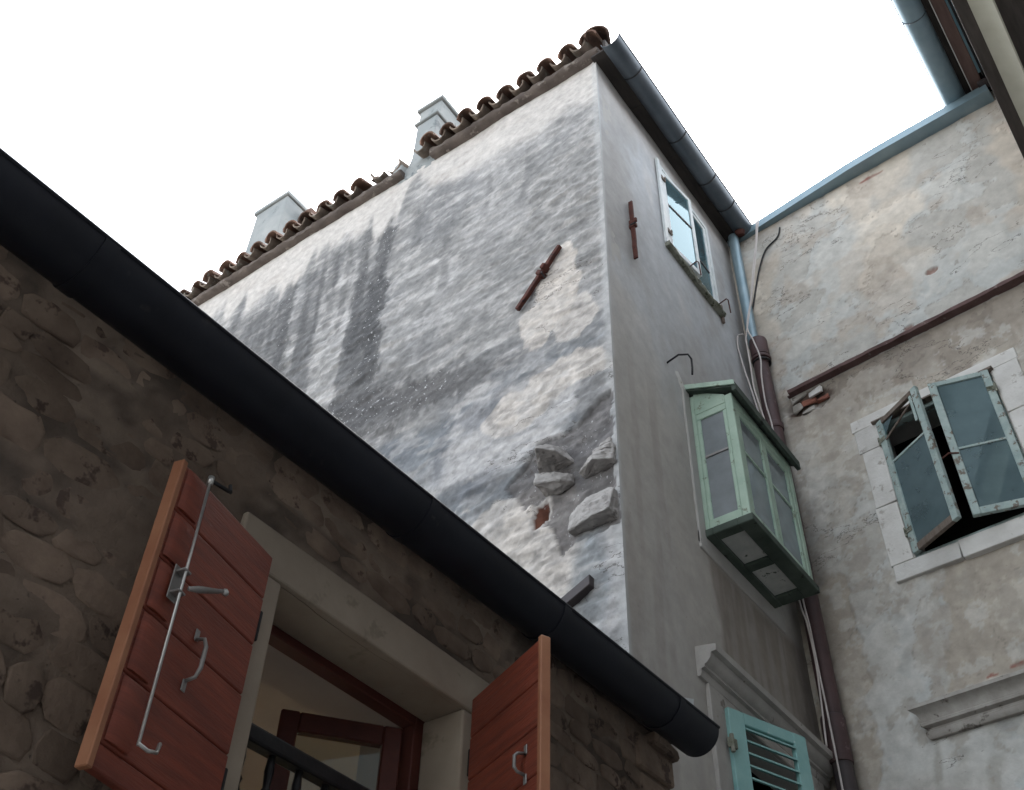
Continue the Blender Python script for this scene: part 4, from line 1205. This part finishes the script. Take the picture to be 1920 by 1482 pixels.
f_r = casement(1.935, 0.03, 1.508, 0.172, 6.415, 7.722, 7.03, 'right leaf of the rear window, both panes whole')
f_l = casement(0.995, 0.012, 1.435, 0.222, 6.415, 7.722, 7.27, 'left leaf of the rear window with its top pane gone', True)
build('stay_hook', MB().tube([f_r(0.40, 0.02, 6.98), f_r(0.47, 0.03, 6.99), f_r(0.52, 0.01, 6.97)], 0.007, 6), M['rust'], H2)
# cornice of the window below
prof = [(0.0, 5.03), (0.035, 5.03), (0.05, 5.05), (0.05, 5.075), (0.036, 5.085), (0.036, 5.10), (0.07, 5.112), (0.074, 5.13), (0.062, 5.14), (0.066, 5.165), (0.085, 5.195), (0.12, 5.21), (0.135, 5.215), (0.135, 5.24), (0.0, 5.265)]
b = MB()
n = 14
rings = []
for k in range(n + 1):
    u = 0.70 + 1.75 * k / n
    rings.append([fC(u + (0.62 * (0.132 - v) if k == 0 else 0), v, z) for v, z in prof])
b.prism(rings)
build('window_cornice', b, M['cornice'], H2, smooth='auto', label='weathered moulded cornice low on the rear wall')

# ================================================================ low stone house on the left
H3 = thing('stone_house', 'low rubble stone house with black gutter and red shuttered window', 'house', (-4.4, 0.5, 0))
DW = (1.737, 2.624, 2.62, 3.457)
def dispD(u, w_):
    return 0.03 * (fbm(u * 2.2, w_ * 3, 91, 4) - 0.5) + 0.026 * (fbm(u * 5, w_ * 11, 92, 4) - 0.5) - 0.002
def colsD(u, w_, v):
    n1 = fbm(u * 2, w_ * 2.4, 93, 4); n2 = fbm(u * 6, w_ * 10, 94, 4)
    col = np.tile(np.array([0.155, 0.118, 0.091]), (len(u), 1))
    col = lerp(col, (0.22, 0.172, 0.134), sm(0.45, 0.65, n1) * 0.7)
    col = lerp(col, (0.07, 0.056, 0.046), sm(0.45, 0.65, n2) * 0.8)
    return col, np.zeros(len(u)), np.zeros(len(u))
Y_END = 4.10
grid_wall('rubble_wall', fD, grid_lines(-2.5, Y_END, 0.03, [DW[0], DW[1], 1.56, 2.80]), grid_lines(2.0, 4.02, 0.03, [DW[2], DW[3], 3.61]), [DW], dispD, colsD, H3, M['pointing'])
b = MB()
b.box(fD, -8.0, Y_END - 0.02, -0.45, -0.03, 0, 2.03).box(fD, -8.0, -2.45, -0.45, 0.0, 2.0, 4.02)
b.box(fD, Y_END - 0.42, Y_END - 0.02, -6.0, -0.03, 0, 4.02).box(fD, -8.0, -7.6, -6.0, -0.45, 0, 4.02)
b.box(fD, -2.5, 1.40, -0.45, -0.04, 2.0, 4.02).box(fD, 2.95, Y_END - 0.03, -0.45, -0.04, 2.0, 4.02).box(fD, 1.40, 2.95, -0.45, -0.04, 2.0, 2.60).box(fD, 1.40, 2.95, -0.45, -0.04, 3.62, 4.02)
build('body', b, M['grey_wall'], H3)
b = MB()
b.add([(-2.08, -8.2, 3.93), (-2.08, Y_END + 0.03, 3.93), (-5.2, Y_END + 0.03, 4.95), (-5.2, -8.2, 4.95), (-8.4, Y_END + 0.03, 3.93), (-8.4, -8.2, 3.93),
       (-2.08, -8.2, 3.96), (-2.08, Y_END + 0.03, 3.96), (-5.2, Y_END + 0.03, 5.0), (-5.2, -8.2, 5.0), (-8.4, Y_END + 0.03, 4.0), (-8.4, -8.2, 4.0)],
      [(0, 1, 2, 3), (3, 2, 4, 5), (6, 9, 8, 7), (9, 11, 10, 8), (0, 6, 7, 1), (1, 7, 8, 2), (2, 8, 10, 4), (4, 10, 11, 5), (5, 11, 9, 3), (3, 9, 6, 0)])
build('roof', b, M['soffit'], H3)
# rubble stones set in the pointing
def stone_mesh(seed):
    rd = random.Random(seed)
    n = 10
    out, mid_, top = [], [], []
    sk = rd.uniform(-0.16, 0.16)
    for k in range(n):
        a = 2 * math.pi * (k + 0.5) / n + rd.uniform(-0.16, 0.16)
        e = 1.0 / (abs(math.cos(a)) ** 5 + abs(math.sin(a)) ** 5) ** 0.2
        r_ = 0.5 * e * rd.uniform(0.82, 1.05)
        x, z = r_ * math.cos(a), r_ * math.sin(a)
        z += sk * x
        out.append((x * 1.04, -0.9, z * 1.04)); mid_.append((x * 0.97, 0.15 + rd.uniform(-0.4, 0.3), z * 0.95)); top.append((x * 0.80, 0.55 + rd.uniform(-0.4, 0.4), z * 0.76))
    vs = out + mid_ + top + [(rd.uniform(-0.15, 0.15), 0.5 + rd.uniform(-0.2, 0.3), rd.uniform(-0.15, 0.15))]
    fs = []
    for r_ in range(2):
        for k in range(n):
            j = (k + 1) % n
            fs.append((r_ * n + k, r_ * n + j, (r_ + 1) * n + j, (r_ + 1) * n + k))
    for k in range(n):
        fs.append((2 * n + k, 2 * n + (k + 1) % n, 3 * n))
    me = bpy.data.meshes.new('stone')
    me.from_pydata(vs, [], fs)
    bm = bmesh.new(); bm.from_mesh(me); bmesh.ops.recalc_face_normals(bm, faces=bm.faces); bm.to_mesh(me); bm.free()
    me.shade_smooth()
    me.materials.append(M['rubble'])
    return me
SM = [stone_mesh(k) for k in range(12)]
def put_stone(u, w_, a, c, depth, rot):
    o = bpy.data.objects.new('stone', random.choice(SM))
    C.objects.link(o)
    o.parent = H3
    o.location = Vector(fD(u, -0.002, w_)) - root_loc(H3)
    # local x along the wall, local y outwards
    o.rotation_euler = (0, rot, -math.pi / 2)
    o.rotation_euler = (Matrix.Rotation(-math.pi / 2, 3, 'Z') @ Matrix.Rotation(rot, 3, 'Y')).to_euler()
    o.scale = (a, depth, c)
w_ = 2.22
count = 0
while w_ < 3.98:
    h = random.uniform(0.055, 0.115)
    u = -0.35 + random.uniform(0, 0.2)
    while u < Y_END - 0.05:
        a = random.uniform(0.09, 0.23)
        uc, wc = u + a / 2, w_ + h / 2 + random.uniform(-0.012, 0.012)
        clear = not (1.50 < uc + a / 2 and uc - a / 2 < 2.86 and 2.3 < wc + h / 2 and wc - h / 2 < 3.62)
        if not clear and wc > 3.40 and not (1.50 < uc < 2.86): clear = False
        seen = wc > 2.05 + 0.28 * max(0, uc - 0.9) and wc < 3.93 and uc + a / 2 < Y_END - 0.01
        if clear and seen and count < 290 and random.random() < 0.97:
            put_stone(uc, wc, a * 1.06, h * 1.10, random.uniform(0.002, 0.010), random.uniform(-0.14, 0.14))
            count += 1
        u += a + random.uniform(0.0, 0.02)
    w_ += h + random.uniform(0.0, 0.012)
# end quoins, uneven
z = 2.3
while z < 3.9:
    h = random.uniform(0.10, 0.2)
    b = MB().box(fD, Y_END - random.uniform(0.16, 0.3), Y_END + random.uniform(-0.01, 0.03), -0.4, random.uniform(0.004, 0.02), z, z + h - 0.012, 0.008)
    build('stone', b, M['rubble'], H3, 0.018, seg=2)
    z += h
b = MB().box(fD, Y_END - 0.20, Y_END + 0.01, -0.2, 0.06, 3.86, 3.93, 0.012)
build('stone', b, M['rubble'], H3, 0.012)
# gutter
def axD(t, a, z):
    return (-1.950 + a, t, 3.767 + 0.026 * (t - 0.38) + z)
build('rain_gutter', half_gutter(axD, -3.0, 3.93, 0.100, 0.007, 18, 24, closed1=True), M['gutter_dark'], H3, smooth='auto', label='fat black half round gutter of the low stone house')
for t in (0.72, 2.02, 2.78, 3.62):
    pts = [axD(t, 0.1015 * math.cos(math.pi + math.pi * i / 16), 0.1015 * math.sin(math.pi + math.pi * i / 16)) for i in range(17)]
    rings = [[Vector(p) + Vector((0, e, 0)) for p in pts] for e in (-0.02, 0.02)]
    rings2 = []
    outer = [[axD(t + e, 0.1045 * math.cos(math.pi + math.pi * i / 16), 0.1045 * math.sin(math.pi + math.pi * i / 16)) for i in range(17)] for e in (-0.022, 0.022)]
    inner = [[axD(t + e, 0.1005 * math.cos(math.pi + math.pi * i / 16), 0.1005 * math.sin(math.pi + math.pi * i / 16)) for i in range(16, -1, -1)] for e in (-0.022, 0.022)]
    b = MB().prism([outer[0] + inner[0], outer[1] + inner[1]])
    build('gutter_joint', b, M['gutter_dark'], H3, smooth='auto')
b = MB().box(fD, -3.0, Y_END + 0.0, 0.0, 0.09, 3.955, 3.985)
build('eave_board', b, M['soffit'], H3)
b = MB()
q = [(-1.955, 3.79, 3.86), (-1.955, 3.90, 3.86), (-1.945, 3.912, 4.018), (-1.945, 3.792, 3.972)]
b.add(q + [(x - 0.006, y, z) for x, y, z in q], [(0, 1, 2, 3), (7, 6, 5, 4), (0, 4, 5, 1), (1, 5, 6, 2), (2, 6, 7, 3), (3, 7, 4, 0)])
tag(build('flashing_scrap', b, M['white_wood'], base=(0, 0, 0)), 'small white scrap of sheet sticking up behind the black gutter end', 'flashing')

# stone frame of the window
b = MB().box(fD, 1.555, 2.82, -0.165, 0.022, 3.457, 3.612, 0.003)
build('lintel', b, M['lintel'], H3, 0.008, seg=2)
for (a0, a1) in ((1.57, 1.737), (2.624, 2.80)):
    b = MB().box(fD, a0, a1, -0.165, 0.020, 2.60, 3.456, 0.002)
    build('jamb', b, M['lintel'], H3, 0.008, seg=2)
b = MB().box(fD, 1.5, 2.88, -0.165, 0.06, 2.48, 2.60)
build('sill', b, M['lintel'], H3, 0.008)
# inner plaster reveal
b = MB()
b.box(fD, 1.65, 1.70, -0.5, -0.22, 2.55, 3.55).box(fD, 2.665, 2.72, -0.5, -0.22, 2.55, 3.55).box(fD, 1.65, 2.72, -0.5, -0.22, 3.50, 3.55)
build('window_reveal', b, M['room_ceil'], H3)
b = MB()
b.box(fD, 1.69, 1.745, -0.225, -0.166, 2.6, 3.50).box(fD, 2.585, 2.665, -0.225, -0.166, 2.6, 3.50).box(fD, 1.745, 2.585, -0.225, -0.166, 3.43, 3.50)
build('window_frame', b, M['frame_wood'], H3, 0.004)
def inner_leaf(hx_, hy_, fx, fy, z0, z1, label):
    c = group_part('casement', H3, label)
    d = Vector((fx - hx_, fy - hy_)); L = d.length; d.normalize(); n = Vector((d.y, -d.x))
    f = lambda u, v, w_: (hx_ + d.x * u + n.x * v, hy_ + d.y * u + n.y * v, w_)
    build('stile', MB().box(f, 0, 0.065, -0.022, 0.022, z0, z1), M['frame_wood'], c, 0.005)
    build('stile', MB().box(f, L - 0.065, L, -0.022, 0.022, z0, z1), M['frame_wood'], c, 0.005)
    build('rail', MB().box(f, 0.065, L - 0.065, -0.02, 0.02, z1 - 0.07, z1), M['frame_wood'], c, 0.005)
    build('rail', MB().box(f, 0.065, L - 0.065, -0.02, 0.02, z0, z0 + 0.08), M['frame_wood'], c, 0.005)
    build('pane', MB().box(f, 0.065, L - 0.065, -0.002, 0.002, z0 + 0.08, z1 - 0.07), M['glass_d'], c)
inner_leaf(-2.40, 2.56, -2.655, 2.225, 2.64, 3.405, 'dark red inner leaf swung into the room')
inner_leaf(-2.42, 1.70, -2.80, 1.58, 2.64, 3.405, 'dark red inner leaf folded back by the left jamb')
# guard rail across the opening
b = MB().box(fD, 1.742, 2.60, -0.085, -0.035, 2.995, 3.045)
rail_o = thing('window_guard', 'black iron guard rail with turned balusters across the red shuttered window', 'railing', (-2.26, 2.17, 2.62))
build('handrail', b, M['black'], rail_o, 0.008, seg=2)
build('bottom_rail', MB().box(fD, 1.742, 2.60, -0.075, -0.045, 2.64, 2.66), M['black'], rail_o)
for k in range(8):
    y = 1.785 + k * 0.108
    prof = [(2.66, 0.009), (2.72, 0.009), (2.735, 0.017), (2.75, 0.010), (2.80, 0.020), (2.84, 0.022), (2.875, 0.012), (2.89, 0.018), (2.905, 0.010), (2.95, 0.014), (2.995, 0.010)]
    b = MB().tube([fD(y, -0.06, z) for z, r_ in prof], [r_ for z, r_ in prof], 8)
    build('baluster', b, M['black'], rail_o, smooth=True)
# room behind
b = MB()
rx0, rx1, ry0, ry1, rz0, rz1 = -6.3, -2.70, 0.2, 3.65, 0.6, 3.72
b.box(fW, rx0, rx1, ry1, ry1 + 0.06, rz0, rz1)
b.box(fW, rx0, rx1, ry0 - 0.06, ry0, rz0, rz1)
b.box(fW, rx1, rx1 + 0.04, ry0, 1.62, rz0, rz1).box(fW, rx1, rx1 + 0.04, 2.74, ry1, rz0, rz1).box(fW, rx1, rx1 + 0.04, 1.62, 2.74, rz0, 2.55).box(fW, rx1, rx1 + 0.04, 1.62, 2.74, 3.55, rz1)
b.box(fW, rx0 - 0.06, rx0, ry0, 0.9, rz0, rz1).box(fW, rx0 - 0.06, rx0, 3.2, ry1, rz0, rz1).box(fW, rx0 - 0.06, rx0, 0.9, 3.2, rz0, 1.2).box(fW, rx0 - 0.06, rx0, 0.9, 3.2, 3.45, rz1)  # wide rear opening, unseen, added to let daylight into the room
build('room_wall', b, M['room_wall'], H3)
build('room_ceiling', MB().box(fW, rx0, rx1 + 0.04, ry0, ry1, rz1, rz1 + 0.05), M['room_ceil'], H3)
build('room_floor', MB().box(fW, rx0, rx1 + 0.04, ry0, ry1, rz0 - 0.05, rz0), M['room_floor'], H3)
build('ceiling_beam', MB().box(fW, -4.3, -4.12, ry0, ry1, 3.58, 3.715), M['frame_wood'], H3, 0.01)

# red board shutters
def board_shutter(hinge, free, label, rod=False):
    s_ = group_part('shutter', H3, label)
    hp, fp = Vector(hinge), Vector(free)
    d = fp - hp; L = d.length; d.normalize()
    n = Vector((-d.y, d.x))
    if n.y < 0 and False: n = -n
    # visible face looks to the camera
    if n.dot(Vector((0, 0)) - (hp + fp) / 2) < 0: n = -n
    f = lambda u, v, w_: (hp.x + d.x * u + n.x * v, hp.y + d.y * u + n.y * v, w_)
    z0, z1 = 2.64, 3.50
    cuts = [z1, 3.352, 3.20, 3.048, 2.877, 2.70, z0]
    e = 0.004
    for za, zb in zip(cuts[:-1], cuts[1:]):
        prof = [(-0.028, zb + 0.001), (-0.028, za - 0.001), (-0.006, za - 0.001), (-0.001, za - e), (-0.001, zb + e), (-0.006, zb + 0.001)]
        uu = [0.0, L - 0.022]
        rings = [[f(u, v, z) for v, z in prof] for u in uu]
        build('board', MB().prism(rings), M['red_wood'], s_, 0.002)
    build('edge_strip', MB().box(f, L - 0.021, L, -0.032, 0.004, z0 - 0.004, z1 + 0.004), M['red_edge'], s_, 0.003)
    if rod:
        for za, zb in zip(cuts[:-2], cuts[1:-1]):
            rings = []
            for z in (zb + 0.010, zb + 0.022, za - 0.022, za - 0.010):
                k = 0.7 if z in (zb + 0.010, za - 0.010) else 1
                rings.append([f(L - 0.115 + 0.012 * (1 - k), 0.001, z), f(L - 0.112 + 0.012 * (1 - k), 0.008 * k, z), f(L - 0.098, 0.010 * k, z), f(L - 0.050, 0.010 * k, z), f(L - 0.036, 0.006 * k, z), f(L - 0.03, 0.001, z)])
            build('batten', MB().prism(rings), M['red_wood'], s_, smooth='auto')
        u_ = L - 0.088
        build('bolt_rod', MB().tube([f(u_ + 0.012, 0.045, 3.465), f(u_ + 0.006, 0.045, 3.17), f(u_ - 0.002, 0.045, 2.715)], 0.0042, 8), M['steel'], s_, smooth=True)
        build('rod_tip', MB().tube([f(u_ + 0.012, 0.045, 3.46), f(u_ + 0.012, 0.045, 3.485)], 0.009, 8), M['steel'], s_, smooth=True)
        build('rod_hook', MB().tube([f(u_ + 0.010, 0.045, 3.475), f(u_ - 0.04, 0.05, 3.485), f(u_ - 0.075, 0.045, 3.50), f(u_ - 0.085, 0.03, 3.535)], 0.006, 6), M['iron'], s_, smooth=True)
        build('rod_hook', MB().tube([f(u_, 0.045, 2.72), f(u_ - 0.03, 0.05, 2.715), f(u_ - 0.06, 0.05, 2.725), f(u_ - 0.075, 0.04, 2.755)], 0.005, 6), M['steel'], s_, smooth=True)
        build('guide', MB().box(f, u_ - 0.012, u_ + 0.018, 0.018, 0.05, 3.115, 3.122).box(f, u_ - 0.012, u_ + 0.018, 0.018, 0.05, 3.178, 3.185).box(f, u_ - 0.016, u_ + 0.022, 0.018, 0.022, 3.10, 3.20), M['grey_metal'], s_, 0.002)
        a, c = f(u_ - 0.01, 0.055, 3.135), f(u_ - 0.13, 0.06, 3.205)
        build('lever', MB().tube([a, f(u_ - 0.04, 0.062, 3.15), f(u_ - 0.11, 0.062, 3.19), c], [0.006, 0.010, 0.007, 0.005], 8), M['grey_metal'], s_, smooth=True)
        build('lever_knob', MB().tube([f(u_ - 0.132, 0.06, 3.20), f(u_ - 0.14, 0.06, 3.206), f(u_ - 0.148, 0.06, 3.212)], [0.006, 0.011, 0.005], 8), M['steel'], s_, smooth=True)
        hu = 0.235
    else:
        hu = 0.385
    zc = 3.02 if rod else 3.10
    hh = 0.06 if rod else 0.035
    build('handle', MB().tube([f(hu, 0.0, zc + hh), f(hu, 0.03, zc + hh - 0.006), f(hu, 0.04, zc + hh * 0.5), f(hu, 0.04, zc - hh * 0.5), f(hu, 0.03, zc - hh + 0.006), f(hu, 0.0, zc - hh)], [0.005, 0.005, 0.006, 0.006, 0.005, 0.005], 8), M['grey_metal'], s_, smooth=True)
    for sgn in (1, -1):
        build('handle_plate', MB().box(f, hu - 0.009, hu + 0.009, 0.0, 0.004, zc + sgn * (hh + 0.012) - 0.016, zc + sgn * (hh + 0.012) + 0.016), M['grey_metal'], s_, 0.002)
    for zz in (2.80, 3.27):
        build('hinge', MB().box(f, -0.012, 0.05, -0.036, -0.026, zz - 0.03, zz + 0.03).tube([f(-0.008, -0.012, zz - 0.045), f(-0.008, -0.012, zz + 0.045)], 0.010, 8), M['iron'], s_)
    return s_
board_shutter((-2.155, 1.665), (-2.043, 1.212), 'left red shutter folded back, with a long steel bolt', True)
board_shutter((-2.168, 2.650), (-1.733, 2.455), 'right red shutter standing out from the wall')

# ================================================================ house on the right with the eave overhead
H4 = thing('eaves_house', 'tall house on the right seen as overhanging eave boards and zinc gutter', 'house', (2.6, 0, 0))
b = MB()
b.box(fW, 1.0, 5.5, -7.0, 6.60, 0, 9.44)
build('wall', b, M['grey_wall'], H4)
build('upper_wall', MB().box(fW, 0.40, 5.5, -7.0, 6.66, 9.535, 10.93), M['grey_wall'], H4)
b = MB()
prof = [(0.0, 9.36), (0.012, 9.36), (0.03, 9.41), (0.075, 9.455), (0.125, 9.482), (0.155, 9.49), (0.155, 9.53), (0.0, 9.53)]
b.profile(frame((0.585, 0), 0, 1, -1, 0), prof, -7.0, 6.665, 24)
build('cove_moulding', b, M['cream'], H4, smooth='auto', label='cream cove moulding along the right house')
for k in range(5):
    b = MB().box(fW, 0.587, 0.915, -7.0 + k * 2.74, -7.0 + k * 2.74 + 2.732 if k < 4 else 6.62, 9.395, 9.42).box(fW, 0.919, 1.01, -7.0 + k * 2.74, -7.0 + k * 2.74 + 2.732 if k < 4 else 6.60, 9.397, 9.422)
    build('soffit_panel', b, M['grey_board'], H4, 0.003)
for k in range(5):
    b = MB().box(fW, 0.335, 0.43, -7.0 + k * 2.74, -7.0 + k * 2.74 + 2.735 if k < 4 else 6.67, 9.50 + random.uniform(-0.003, 0.003), 9.533)
    build('cornice_board', b, M['grey_board'], H4, 0.003)
for k in range(5):
    y0_ = -7.0 + k * 2.74
    b = MB().box(fW, 0.241, 0.345, y0_, y0_ + 2.735 if k < 4 else 6.70, 10.872, 10.90)
    build('soffit_board', b, M['brown_board'], H4, 0.003)
b = MB().box(fW, 0.232, 0.239, -7.0, 6.70, 10.866, 10.905)
build('board_edge', b, M['stone_trim'], H4)
b = MB().box(fW, 0.06, 0.42, -7.0, 6.70, 10.945, 10.96)
build('soffit_backing', b, M['soffit'], H4)
b = MB().box(fW, 0.348, 0.392, 3.0, 6.45, 10.905, 10.925, 0.003)
build('blue_sheet', b, M['blue'], H4)
XE = 0.70
def axE(t, a, z):
    return (0.072 - a, t, 10.955 + z)
build('rain_gutter', half_gutter(axE, -7.0, 6.72, 0.105, 0.008, 16, 20), M['zinc'], H4, smooth='auto', label='zinc half round gutter along the right eave')
for t in (3.6, 4.6, 5.6):
    pts = [axE(t, 0.107 * math.cos(math.pi + math.pi * i / 12), 0.107 * math.sin(math.pi + math.pi * i / 12)) for i in range(13)]
    build('gutter_bracket', MB().tube(pts, 0.006, 6), M['zinc_old'], H4)
b = MB()
b.add([(0.05, -7.2, 11.0), (0.05, 6.75, 11.0), (3.2, 6.75, 12.1), (3.2, -7.2, 12.1), (5.9, 6.75, 11.0), (5.9, -7.2, 11.0),
       (0.05, -7.2, 10.965), (0.05, 6.75, 10.965), (5.9, 6.75, 10.965), (5.9, -7.2, 10.965)],
      [(0, 1, 2, 3), (3, 2, 4, 5), (6, 9, 8, 7), (0, 6, 7, 1), (5, 4, 8, 9), (1, 7, 8, 4, 2), (0, 3, 5, 9, 6)])
build('roof', b, M['tile'], H4)
tag(build('eave_cable', MB().tube([(0.372, 2.5, 10.892), (0.374, 4.5, 10.888), (0.376, 5.6, 10.892), (0.38, 6.5, 10.888)], 0.010, 7), M['cable_black'], smooth=True), 'dark cable run along the eave boards of the right house', 'cable')
b = MB()
b.hull(jag([fE(5.70, 0.30, 10.905), fE(5.82, 0.33, 10.90), fE(6.05, 0.335, 10.905), fE(6.5, 0.33, 10.905), fE(6.55, 0.30, 10.91), fE(6.0, 0.318, 10.912), fE(5.85, 0.27, 10.908)], 0.004))
build('peeling_strip', b, M['stone_trim'], H4, 0.002)
b = MB().box(fE, 6.50, 6.60, 0.28, 0.40, 10.83, 10.87, 0.004)
build('board_end', b, M['pipe_low'], H4, 0.004)

# ================================================================ downpipe in the corner
DP = thing('downpipe', 'zinc and brown iron downpipe in the corner of the alley', 'downpipe', (-2.34, 6.79, 0))
px, py = -2.385, 6.80
build('zinc_pipe', MB().tube([(px, py, 10.86), (px, py, 9.15)], 0.052, 20), M['zinc'], DP, smooth='auto')
qx, qy = -2.345, 6.80
def pipe(z1, z0, r, x1, x0, mat, name):
    return build(name, MB().tube([(x1, qy, z1), (x0, qy, z0)], r, 22), mat, DP, smooth='auto')
pipe(9.10, 8.1, 0.070, -2.355, -2.345, M['rust_pipe'], 'iron_pipe')
pipe(8.1, 5.35, 0.070, -2.345, -2.335, M['rust_pipe'], 'iron_pipe')
pipe(5.35, 0.0, 0.069, -2.335, -2.33, M['pipe_low'], 'iron_pipe')
for (z0, z1, r, m_) in ((8.98, 9.20, 0.085, 'rust_pipe'), (8.93, 8.96, 0.093, 'rust_pipe'), (5.00, 5.34, 0.086, 'rust_pipe'), (8.05, 8.12, 0.079, 'rust_pipe')):
    rings = [(z1, r * 0.96), (z1 - 0.012, r), (z0 + 0.012, r), (z0, r * 0.96)]
    build('collar', MB().tube([(-2.342, qy, z) for z, _ in rings], [r_ for _, r_ in rings], 22), M[m_], DP, smooth='auto')
for z in (8.90, 4.72):
    ring = [(-2.342 + 0.078 * math.cos(a), qy + 0.078 * math.sin(a), z) for a in [2 * math.pi * k / 20 for k in range(21)]]
    build('pipe_clamp', MB().tube(ring, 0.010, 6) if z > 6 else MB().tube(ring, 0.010, 6).tube([(-2.25, qy - 0.03, z), (-2.13, qy - 0.05, z + 0.005), (-2.10, qy + 0.06, z)], 0.012, 6), M['iron'], DP)

# ================================================================ cables
def cable(name, pts, r, mat, label, group=None):
    # Catmull-Rom through the points
    P = [Vector(p) for p in pts]
    out = []
    for i in range(len(P) - 1):
        p0, p1, p2, p3 = P[max(i - 1, 0)], P[i], P[i + 1], P[min(i + 2, len(P) - 1)]
        for k in range(6):
            t = k / 6
            out.append(0.5 * ((2 * p1) + (p2 - p0) * t + (2 * p0 - 5 * p1 + 4 * p2 - p3) * t * t + (3 * p1 - p0 - 3 * p2 + p3) * t ** 3))
    out.append(P[-1])
    return tag(build(name, MB().tube(out, r, 6), mat, base=out[-1], smooth=True), label, 'cable', group)
YF = 6.655
cable('white_cable', [(-2.03, 6.72, 10.93), (-2.057, YF, 10.631), (-2.105, YF, 10.4), (-2.174, YF, 10.072), (-2.269, YF, 9.648), (-2.393, YF, 9.168), (-2.4, YF, 9.077), (-2.402, YF, 8.797), (-2.408, YF, 8.496), (-2.386, YF, 8.252),
      (-2.361, YF, 7.946), (-2.343, YF, 7.115), (-2.366, YF, 6.289), (-2.34, YF, 6.025), (-2.331, YF, 5.696), (-2.348, YF, 5.37), (-2.368, YF, 5.076)], 0.0075, M['cable'],
      'white cable hanging down the pipe that ends behind the hood moulding', 'white cables down the corner pipe')
cable('white_cable', [(-2.05, 6.72, 10.94), (-2.073, YF, 10.643), (-2.113, YF, 10.406), (-2.189, YF, 10.084), (-2.274, YF, 9.652), (-2.364, YF, 9.3), (-2.33, YF, 9.07), (-2.298, YF, 8.822), (-2.32, YF, 8.591), (-2.33, YF, 8.28),
      (-2.311, YF, 7.95), (-2.309, YF, 7.099), (-2.336, YF, 6.287), (-2.325, YF, 6.001), (-2.322, YF, 5.651), (-2.318, YF, 5.361), (-2.316, YF, 5.008), (-2.316, YF, 4.785), (-2.316, YF, 3.5)], 0.0075, M['cable'],
      'white cable that runs down the full length of the corner pipe', 'white cables down the corner pipe')
cable('white_cable', [(-2.414, YF, 9.219), (-2.47, YF, 9.226), (-2.488, YF, 9.088), (-2.48, YF, 8.959), (-2.462, YF, 8.736), (-2.435, YF, 8.491), (-2.395, YF, 8.02), (-2.367, YF, 7.406), (-2.352, YF, 7.064)], 0.0075, M['cable'],
      'short white cable looping at the brown pipe collar', 'white cables down the corner pipe')
cable('black_cable', [(-1.90, 6.86, 10.72), (-1.948, 6.864, 10.598), (-2.1, 6.876, 10.506), (-2.211, 6.885, 10.277), (-2.299, 6.892, 9.999), (-2.378, 6.898, 9.72), (-2.417, 6.895, 9.539)], 0.009, M['cable_black'],
      'black cable curving down from the box gutter to the zinc pipe')
